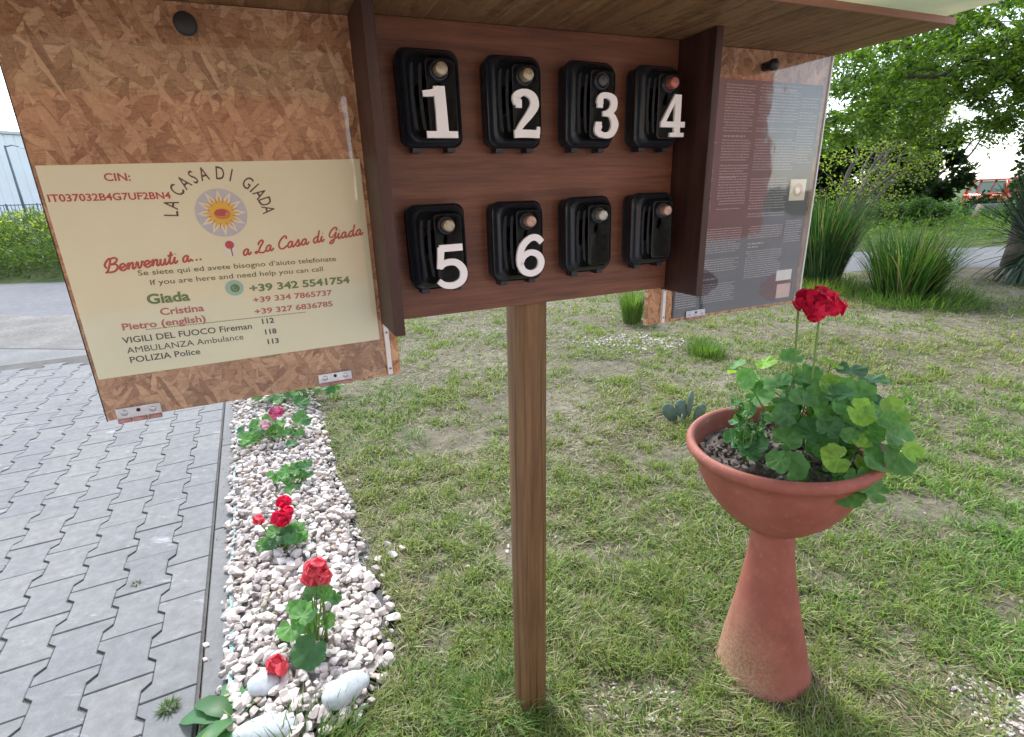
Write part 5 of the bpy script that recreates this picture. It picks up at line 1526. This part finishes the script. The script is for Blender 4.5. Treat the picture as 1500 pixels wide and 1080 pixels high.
for i in range(14):
    e = Vector((R.uniform(-3.2, 3.4), R.uniform(-1.5, 1.5), R.uniform(2.2, 6.2)))
    m = MB(); pts = limb(m, (0, 0, R.uniform(0, 1.2)), e, .07, .014, 7, .16, i + 90, 5)
    for j in range(12):
        p = pts[R.randrange(2, 8)]; q = p + Vector((R.uniform(-1, 1), R.uniform(-.6, .6), R.uniform(-.6, 1.0))); limb(m, p, q, .016, .006, 4, .3, j + i * 20, 4)
        for k in range(3): limb(m, q, q + Vector((R.uniform(-.6, .6), R.uniform(-.4, .4), R.uniform(-.5, .5))), .007, .004, 3, .3, k, 3)
    m.build('branch', M['bark_l'], bs)
bush('hedge_shrub', (18.6, 25.5, 0), lobes_ball(1.6, .8, 34, 14, .0), 200, .12, .06, ((.04, .06, .03), (.10, .13, .06)), 'thin greyish shrub below the bare tree, left of the orange car', 'shrub', 44, .4, twigs=8)
for i, (x, y, h, r_, lab) in enumerate([(34, 52, 5, 5, 'hazy far tree right of the bare tree'), (28, 60, 3.5, 4, 'hazy far tree behind the bare tree'), (10, 48, 6, 5, 'far tree behind the key safe box, left of the evergreens'), (-2, 55, 6, 5, 'far tree hidden behind the box and roof'), (-22, 60, 5, 5, 'far tree hidden behind the left panel')]):
    bush('distant_tree', (x, y, 0), lobes_ball(r_, h / 2, 30, 60 + i, .3), 90, .45, .25, ((.05, .075, .035), (.12, .16, .07)), lab, 'tree', 70 + i, 1.5)

# tall grass clumps at the lawn edge
def grass_clump(x, y, h, rad, n, label, seed, cols, lean=.55):
    c = empty('ornamental_grass', (x, y, 0), 0, label, 'ornamental grass')
    R_ = np.random.default_rng(seed); VV_, FF_, CC_ = [], [], []; off = 0
    a = R_.uniform(0, 6.283, n); q = np.sqrt(R_.random(n)) * rad
    bx_, by_ = q * np.cos(a), q * np.sin(a)
    az = a + R_.normal(0, .45, n); L = h * R_.uniform(.55, 1.15, n); tl = R_.uniform(.02, lean, n); w = R_.uniform(.004, .0085, n)
    bend = R_.uniform(.2, 1.1, n)
    px_, py_, pz_ = bx_.copy(), by_.copy(), np.zeros(n); K = 6; rows_ = []
    for k in range(K + 1):
        t = k / K; ang = tl + bend * t * t
        ww = w * (1 - t ** 2.5) + .0006
        rows_.append(np.stack([np.stack([px_ + np.sin(az) * ww, py_ - np.cos(az) * ww, pz_], -1), np.stack([px_ - np.sin(az) * ww, py_ + np.cos(az) * ww, pz_], -1)], 1))
        px_ = px_ + np.cos(az) * np.sin(ang) * L / K; py_ = py_ + np.sin(az) * np.sin(ang) * L / K; pz_ = pz_ + np.cos(ang) * L / K
    V_ = np.stack(rows_, 1).reshape(n, -1, 3)           # n, (K+1)*2, 3
    f = np.array([[2 * k, 2 * k + 1, 2 * k + 3, 2 * k + 2] for k in range(K)])
    Fq = (np.arange(n) * (2 * K + 2))[:, None, None] + f[None]
    col = lerp3(cols[0], cols[1], R_.random(n)) * R_.uniform(.6, 1.3, n)[:, None]
    col = np.where((R_.random(n) < .09)[:, None], np.array([[.30, .25, .13]]), col); col = np.repeat(col, 2 * K + 2, axis=0)
    o = np_obj('blades', V_.reshape(-1, 3), Fq.reshape(-1, 4), M['grass'], c, col); o['kind'] = 'stuff'
    return c
grass_clump(4.78, 8.05, 1.32, .28, 1500, 'tall dark green ornamental grass just right of the grey poster, above the crimson flower', 1, ((.022, .065, .022), (.075, .16, .05)), .35)
grass_clump(5.25, 6.85, .90, .34, 1200, 'broad arching green ornamental grass at the lawn edge in front of the road', 2, ((.035, .10, .022), (.12, .24, .05)), .6)
tuft('grass_tuft', 5.2, 6.6, .75, 1400, .12, .3, .009, GC, .2, 1.1, .8, 'low spreading grass round the foot of the broad arching grass clump', 'grass tuft', seed=51)
tuft('grass_tuft', 4.6, 7.6, .6, 900, .12, .3, .009, ((.1, .17, .03), (.22, .28, .07)), .2, 1.0, .8, 'yellowish low grass between the two ornamental grass clumps', 'grass tuft', seed=52)

# yucca at the right edge
yu = empty('yucca', (7.62, 7.65, 0), 0, 'dark spiky yucca with sword leaves at the right edge in front of the trunk', 'yucca')
M['yucca'] = m_leaf('yucca_leaf', (.028, .055, .032), .12, .4, False)
def sword(L, w, droop):
    m = MB(); n = 7; vs = []
    for i in range(n + 1):
        t = i / n; ww = w * (min(1, t * 6 + .5)) * (1 - t ** 3) + .001
        x = L * t; z = -droop * L * t * t
        vs += [(x, -ww, z + .35 * ww), (x, 0, z), (x, ww, z + .35 * ww)]
    m.add(vs, [(3 * i + k, 3 * i + k + 1, 3 * i + k + 4, 3 * i + k + 3) for i in range(n) for k in (0, 1)], False); return m.mesh('leaf', M['yucca'])
SW = [sword(1.0, .020, .08), sword(.95, .018, .3), sword(.85, .020, .6)]
MB().tube([(0, 0, -.05), (.03, 0, .35), (0, .02, .62)], [.12, .10, .09], 10).build('trunk', M['bark'], yu)
for k in range(190):
    el = math.radians(R.choice([75, 55, 35, 15, 0, -20, -40])) + R.uniform(-.15, .15); a = R.uniform(0, 6.283)
    s = R.uniform(.8, 1.15)
    link_mesh('leaf', SW[0 if el > .4 else (1 if el > -.1 else 2)], yu, (.05 * math.cos(a), .05 * math.sin(a), .35 + .25 * (el > 0) + R.uniform(-.08, .08)), (0, -el, a), (s, s, s))

# weeds on the verge: bank on the left, lower on the right
def weeds(name, x0, x1, d0, d1, n, h, label, seed, cols, L=.16, w=.05):
    R_ = np.random.default_rng(seed); x = R_.uniform(x0, x1, n); y = road_far(x) + R_.uniform(d0, d1, n)
    hh = h * (.35 + 1.1 * fbm(x * .9, y * .9, seed)); z = bank_h(x, y) + hh * R_.random(n) ** .8
    V_, F_, C_ = leaf_cards(np.stack([x, y, z], -1), L, w, cols, seed, -.55)
    tag(np_obj(name, V_, F_, M['leafcards'], None, C_), label, 'weeds', kind='stuff')
weeds('tall_weeds', -24, -3, .25, 3.4, 52000, .72, 'tall green weeds and brambles on the bank beyond the road at the left', 3, ((.03, .068, .018), (.15, .225, .05)), .17, .026)
weeds('tall_weeds', -22, -6, 1.2, 3.4, 3600, .82, 'yellow green flowering weeds among the tall weeds at the left', 4, ((.30, .34, .04), (.45, .48, .08)), .09, .05)
weeds('verge_weeds', -3, 26, .3, 6.0, 26000, .30, 'low green weeds on the verge beyond the road at the right', 5, ((.07, .13, .025), (.17, .27, .05)), .14, .03)
weeds('far_weeds', 4, 22, 4.0, 10, 12000, .6, 'taller green weeds under the shrubs beyond the road', 6, ((.05, .12, .03), (.12, .24, .06)), .22, .04)
x = RNG.uniform(-12, 9, 5000); 
# ------------------------------------------------------------------ left background: hall, fence, lamp
M['hall'] = m_plain('pale_blue_grey_cladding', (0.74, 0.79, 0.86), 0.5, 0.05, .3)
M['hall_roof'] = m_plain('grey_sheet_roof', (0.50, 0.53, 0.58), 0.5, 0.06, .4)
M['dk'] = m_plain('dark_blue_grey_metal', (0.10, 0.13, 0.17), 0.5, 0.15, 3)
M['winglass'] = m_plain('dark_window_glass', (0.05, 0.065, 0.08), 0.1, 0.1, 3, 0.8)
hall = empty('industrial_hall', (-62, 62, 0), 0, 'large pale blue grey industrial hall with ribbed cladding and low curved roof, far left', 'building')
hx0, hx1, hy0, hd = -42.0, 19.0, 0.0, 40.0
def hall_top(x): return 8.1 + 2.2 * math.sin(math.pi * (x - hx0) / (hx1 - hx0)) ** .8 if hx0 < x < hx1 else 8.1
wm = MB(); x = hx0; vs = []; k = 0
while x < hx1 - .01:
    for (dx, dy) in ((0, 0), (.7, 0), (.76, -.10), (1.0, -.10), (1.06, 0)):
        xx = min(x + dx, hx1); vs += [(xx, hy0 + dy, -1), (xx, hy0 + dy, hall_top(xx))]
    x += 1.06
wm.add(vs, [(2 * i, 2 * i + 2, 2 * i + 3, 2 * i + 1) for i in range(len(vs) // 2 - 1)])
wm.add([(hx1, 0, -1), (hx1, hd, -1), (hx1, hd, 8.1), (hx1, 0, 8.1)], [(0, 1, 2, 3)])
wm.build('wall', M['hall'], hall)
rm = MB(); vs = []
for i in range(31):
    xx = hx0 + (hx1 - hx0) * i / 30; vs += [(xx, -.35, hall_top(xx) + .05), (xx, hd, hall_top(xx) + .05), (xx, -.35, hall_top(xx) + .35), (xx, hd, hall_top(xx) + .35)]
rm.add(vs, [f for i in range(30) for f in ((4 * i, 4 * i + 4, 4 * i + 6, 4 * i + 2), (4 * i + 2, 4 * i + 6, 4 * i + 7, 4 * i + 3))])
rm.build('roof', M['hall_roof'], hall)
for wx in (-3.2, 1.2, 12.0):
    f = MB().b2(wx, wx + 2.2, -.22, -.12, .4, 3.6).build('door', M['dk'], hall)
    MB().b2(wx + .3, wx + 1.9, -.26, -.221, 1.6, 3.2).build('pane', M['winglass'], f)
MB().b2(4.4, 4.5, -.22, -.1, 0, 8.2).build('downpipe', M['dk'], hall)
# metal fence in front of the hall
fe = empty('metal_fence', (-60, 46, 0), 0, 'grey blue metal railing in front of the industrial hall above the weeds', 'fence')
fm = MB()
for zz in (.9, 1.95): fm.b2(0, 34, -.03, .03, zz, zz + .07)
fm.build('rail', M['dk'], fe)
pm_ = MB().b2(-.04, .04, -.04, .04, 0, 2.1).mesh('post', M['dk']); bm_ = MB().b2(-.022, .022, -.015, .015, .7, 2.05).mesh('bar', M['dk'])
for i in range(14): link_mesh('post', pm_, fe, (i * 2.6, 0, 0))
for i in range(110): link_mesh('bar', bm_, fe, (i * .31, 0, 0))
la = empty('lamp_post', (-35.1, 40, 0), 0, 'tall dark lamp post with a short arm in front of the industrial hall', 'lamp post')
MB().tube([(0, 0, 0), (0, 0, 5.9)], [.10, .06], 8).build('pole', M['dk'], la)
h_ = MB().tube([(0, 0, 5.8), (.5, 0, 5.9), (1.1, 0, 5.75)], [.04, .035, .03], 6).build('arm', M['dk'], la)
MB().box((1.3, 0, 5.72), (.5, .22, .1)).build('lamp_head', M['hall'], la, bevel=.03)
bush('small_tree', (-29.6, 36, 0), [((0, 0, 2.1), (.5, .5, .25)), ((.25, 0, 1.6), (.35, .3, .3)), ((-.2, 0, 1.3), (.3, .3, .3))], 500, .18, .1, ((.03, .045, .03), (.08, .10, .06)), 'small dark round topped tree by the fence, next to the left panel edge', 'tree', 91, 2.0)

# ------------------------------------------------------------------ right background: low wall, leaning post, orange car
M['lowwall'] = m_ground('weathered_grey_concrete', [(.13, .13, .125), (.20, .195, .185), (.29, .28, .27)], (1, 8, 60), .9, .3, .01)
lw = MB(); lw.add([(-.6, 0, 0), (4.6, -.3, 0), (4.6, .3, 0), (-.6, .45, 0), (-.2, .05, .72), (4.6, -.15, .78), (4.6, .15, .78), (-.2, .3, .72)],
       [(0, 3, 2, 1), (4, 5, 6, 7), (0, 1, 5, 4), (1, 2, 6, 5), (2, 3, 7, 6), (3, 0, 4, 7)])
w_ = lw.build('low_concrete_wall', M['lowwall'], None, bevel=.03, loc=(15.9, 17.9, -.02)); tag(w_, 'low weathered grey concrete wall below the orange car', 'wall')
lp_ = MB().tube([(0, 0, -.1), (.10, 0, .35), (.22, 0, .72)], [.10, .095, .09], 9).build('leaning_post', M['raw'], None, loc=(14.85, 17.2, 0)); tag(lp_, 'short leaning wooden post at the left end of the low concrete wall', 'post')
wp = MB().b2(-.03, .03, -.03, .03, -.1, 1.15).build('white_stake', M['white_strip'], None, bevel=.01, loc=(16.55, 17.3, 0)); tag(wp, 'thin white stake in front of the low concrete wall beside the yucca', 'stake')

def m_paint(name, col):
    t = NT(name); n = t.noise(3, 4)
    c = t.ramp(n, [(0.3, tuple(x * .92 for x in col)), (0.7, col)])
    return t.end(t.bsdf(c, .32, None, .5, coat=.6))
M['orange'] = m_paint('orange_car_paint', (0.72, 0.085, 0.022))
M['carglass'] = m_glass('car_window_glass', (.55, .62, .62), 0, 1, 1.6)
M['tail'] = m_plain('red_lamp_glass', (.45, .02, .02), .2, .1, 20)
M['headl'] = m_plain('clear_lamp_glass', (.65, .66, .68), .12, .1, 20)
CAR = (20.75, 22.2, .04)
car = empty('parked_car', CAR, math.radians(14), 'small orange hatchback parked beyond the low concrete wall at the right edge', 'car')
# profile along x (front +x), z up; body shell lofted across the width
prof = [(1.78, .30), (1.80, .52), (1.72, .72), (1.10, .86), (.95, .90), (-1.55, .92), (-1.74, .86), (-1.80, .55), (-1.76, .30)]
def car_side(prof, ys, sc):
    m = MB(); n = len(prof); vs = []
    for y, s, dz in zip(ys, sc, [0] * len(ys)):
        vs += [(x * (1 - (1 - s) * .5), y, z if z < .6 else .6 + (z - .6) * s) for x, z in prof]
    fs = []
    for j in range(len(ys) - 1):
        for i in range(n):
            a = j * n + i; b = j * n + (i + 1) % n; fs.append((a, b, b + n, a + n))
    fs += [tuple(range(n))[::-1], tuple((len(ys) - 1) * n + i for i in range(n))]
    return m.add(vs, fs, True)
car_side(prof, [-.80, -.76, -.4, 0, .4, .76, .80], [.86, 1, 1.02, 1.03, 1.02, 1, .86]).build('body', M['orange'], car, bevel=.03)
cab = [(.95, .90), (.35, 1.38), (.10, 1.46), (-1.10, 1.47), (-1.45, 1.36), (-1.62, .92)]
rfm = MB(); vs = []
for s in (-1, 1):
    vs += [(.30, s * .60, 1.395), (.08, s * .62, 1.44), (-1.10, s * .62, 1.45), (-1.52, s * .58, 1.39)]
rfm.add([(x, y, z) for x, y, z in vs] + [(x, y * .97, z + .05) for x, y, z in vs], [(0, 1, 5, 4), (1, 2, 6, 5), (2, 3, 7, 6), (8, 12, 13, 9), (9, 13, 14, 10), (10, 14, 15, 11), (0, 4, 12, 8), (3, 11, 15, 7), (0, 8, 9, 1), (1, 9, 10, 2), (2, 10, 11, 3), (4, 5, 13, 12), (5, 6, 14, 13), (6, 7, 15, 14)])
rfm.build('roof', M['orange'], car, bevel=.015)
MB().b2(-1.72, -1.46, -.5, .5, 1.41, 1.45).build('spoiler', M['orange'], car, bevel=.01)
for s in (-1, 1):
    for (x0, z0, x1, z1, r0) in ((.95, .88, .30, 1.41, .045), (-.28, .90, -.30, 1.43, .045), (-1.02, .90, -1.12, 1.43, .05), (-1.62, .90, -1.50, 1.41, .06)):
        MB().tube([(x0, s * .75, z0), ((x0 + x1) / 2, s * .70, (z0 + z1) / 2), (x1, s * .60, z1)], r0, 8).build('pillar', M['orange'], car)
    MB().add([(.86, s * .735, .92), (-.26, s * .735, .92), (-.28, s * .61, 1.41), (.28, s * .61, 1.40)], [(0, 1, 2, 3)]).build('side_window', M['carglass'], car)
    MB().add([(-.30, s * .735, .92), (-1.0, s * .735, .92), (-1.09, s * .61, 1.41), (-.32, s * .61, 1.41)], [(0, 1, 2, 3)]).build('side_window', M['carglass'], car)
    MB().lathe([(.0001, .03), (.09, .02), (.12, 0), (.12, -.04)], 20).build('headlight', M['headl'], car, loc=(1.70, s * .58, .70), rot=(0, math.radians(70), 0))
    MB().b2(-1.80, -1.72, s * .66 - .07, s * .66 + .07, .62, .85).build('tail_lamp', M['tail'], car, bevel=.01)
    for wx in (1.15, -1.18):
        wh = MB().lathe([(.20, -.10), (.29, -.10), (.31, -.07), (.31, .07), (.29, .10), (.20, .10)], 28).build('wheel', M['rubber'], car, loc=(wx, s * .74, .31), rot=(math.pi / 2, 0, 0))
        MB().lathe([(.0001, .06), (.05, .07), (.19, .03), (.20, .09), (.20, -.05)], 20).build('rim', M['steel'], wh, rot=(0 if s < 0 else math.pi, 0, 0))
MB().add([(.98, -.68, .90), (.98, .68, .90), (.32, .58, 1.40), (.32, -.58, 1.40)], [(0, 1, 2, 3)]).build('windscreen', M['carglass'], car)
MB().add([(-1.66, -.68, .94), (-1.66, .68, .94), (-1.53, .56, 1.40), (-1.53, -.56, 1.40)], [(3, 2, 1, 0)]).build('rear_window', M['carglass'], car)
for s in (-1, 1):
    MB().box((.05, s * .33, .98), (.14, .40, .60)).build('seat', M['rubber'], car, bevel=.05)

# ------------------------------------------------------------------ houses behind the viewer, seen mirrored in the sheets of the panels
M['plaster_red'] = m_ground('terracotta_plaster', [(.50, .215, .13), (.58, .26, .16), (.64, .31, .20)], (.6, 5, 60), .9, .1, .003)
M['plaster_brick'] = m_ground('brick_red_plaster', [(.42, .12, .08), (.50, .155, .10), (.56, .19, .12)], (.6, 5, 60), .9, .1, .003)
M['tiles'] = m_ground('clay_roof_tiles', [(.22, .09, .05), (.32, .14, .08), (.42, .2, .12)], (1, 10, 60))
M['shutter'] = m_plain('green_shutter_paint', (.05, .12, .07), .5, .15, 10)
def house(loc, rz, W, D, Hh, mat, label, wins, door):
    h = empty('house', loc, rz, label, 'house')
    MB().b2(0, W, -D, 0, -.2, Hh).build('wall', mat, h)
    r = MB(); e = .5
    r.add([(-e, e, Hh), (W + e, e, Hh), (W + e, -D - e, Hh), (-e, -D - e, Hh), (0.5, -D / 2, Hh + 1.6), (W - .5, -D / 2, Hh + 1.6), (-e, e, Hh - .12), (W + e, e, Hh - .12), (W + e, -D - e, Hh - .12), (-e, -D - e, Hh - .12)],
          [(0, 1, 5, 4), (2, 3, 4, 5), (1, 2, 5), (3, 0, 4), (6, 9, 8, 7), (0, 6, 7, 1), (1, 7, 8, 2), (2, 8, 9, 3), (3, 9, 6, 0)])
    r.build('roof', M['tiles'], h)
    for (x, z, w, hh) in wins:
        f = MB().b2(x, x + w, .003, .06, z, z + hh).build('window', M['white_strip'], h)
        MB().b2(x + .08, x + w / 2 - .04, .061, .07, z + .08, z + hh - .08).build('pane', M['winglass'], f)
        MB().b2(x + w / 2 + .04, x + w - .08, .061, .07, z + .08, z + hh - .08).build('pane', M['winglass'], f)
        for sx in (x - w * .5 - .03, x + w + .03): MB().b2(sx, sx + w * .5, .003, .05, z, z + hh).build('shutter', M['shutter'], h)
    for (x, w, hh) in door:
        MB().b2(x, x + w, .003, .07, 0, hh).build('door', M['raw'], h)
# wall line from the corner (4.6,-6.55) towards (-9,-11)
house((-8.7, -11.0, 0), math.atan2(-6.55 + 11.0, 4.6 + 8.7), 14.03, 7, 3.75, M['plaster_red'], 'terracotta plastered house behind the viewer, mirrored in the left panel', [(1.2, 1.0, 1.2, 1.3), (4.6, 1.0, 1.2, 1.3)], [(3.0, 1.0, 2.2)])
house((11.2, -10.2, 0), math.atan2(-3.56 + 10.2, 17.25 - 11.2), 8.98, 7, 6.2, M['plaster_brick'], 'brick red two storey house behind the viewer, mirrored in the right panel', [(2.0, 1.0, 1.1, 1.4), (2.0, 3.8, 1.1, 1.4)], [])
for i, (x, y, h, r_, lab) in enumerate([(24, 5, 5, 3.2, 'green tree to the right behind the viewer'), (-14, -9, 6, 3.5, 'green tree to the left behind the viewer')]):
    bush('garden_tree', (x, y, 0), lobes_ball(r_, h / 2, 30, 160 + i, .8), 110, .3, .16, ((.04, .08, .02), (.10, .18, .05)), lab, 'tree', 170 + i, 2.5)

# fit the text lines to their measured widths
bpy.context.view_layer.update()
for o, wd in FITS:
    d = o.dimensions.x
    if d > 0: o.scale = (wd / d, 1, 1)
dg = bpy.context.evaluated_depsgraph_get()
for o in [q for q in scene.objects if q.type == 'FONT']:
    me = bpy.data.meshes.new_from_object(o.evaluated_get(dg), depsgraph=dg)
    n_ = bpy.data.objects.new('text_line' if 'line' in o.name else 'title_letter', me)
    n_.parent = o.parent; n_.location = o.location; n_.rotation_euler = o.rotation_euler; n_.scale = o.scale
    COL.objects.link(n_); bpy.data.objects.remove(o)
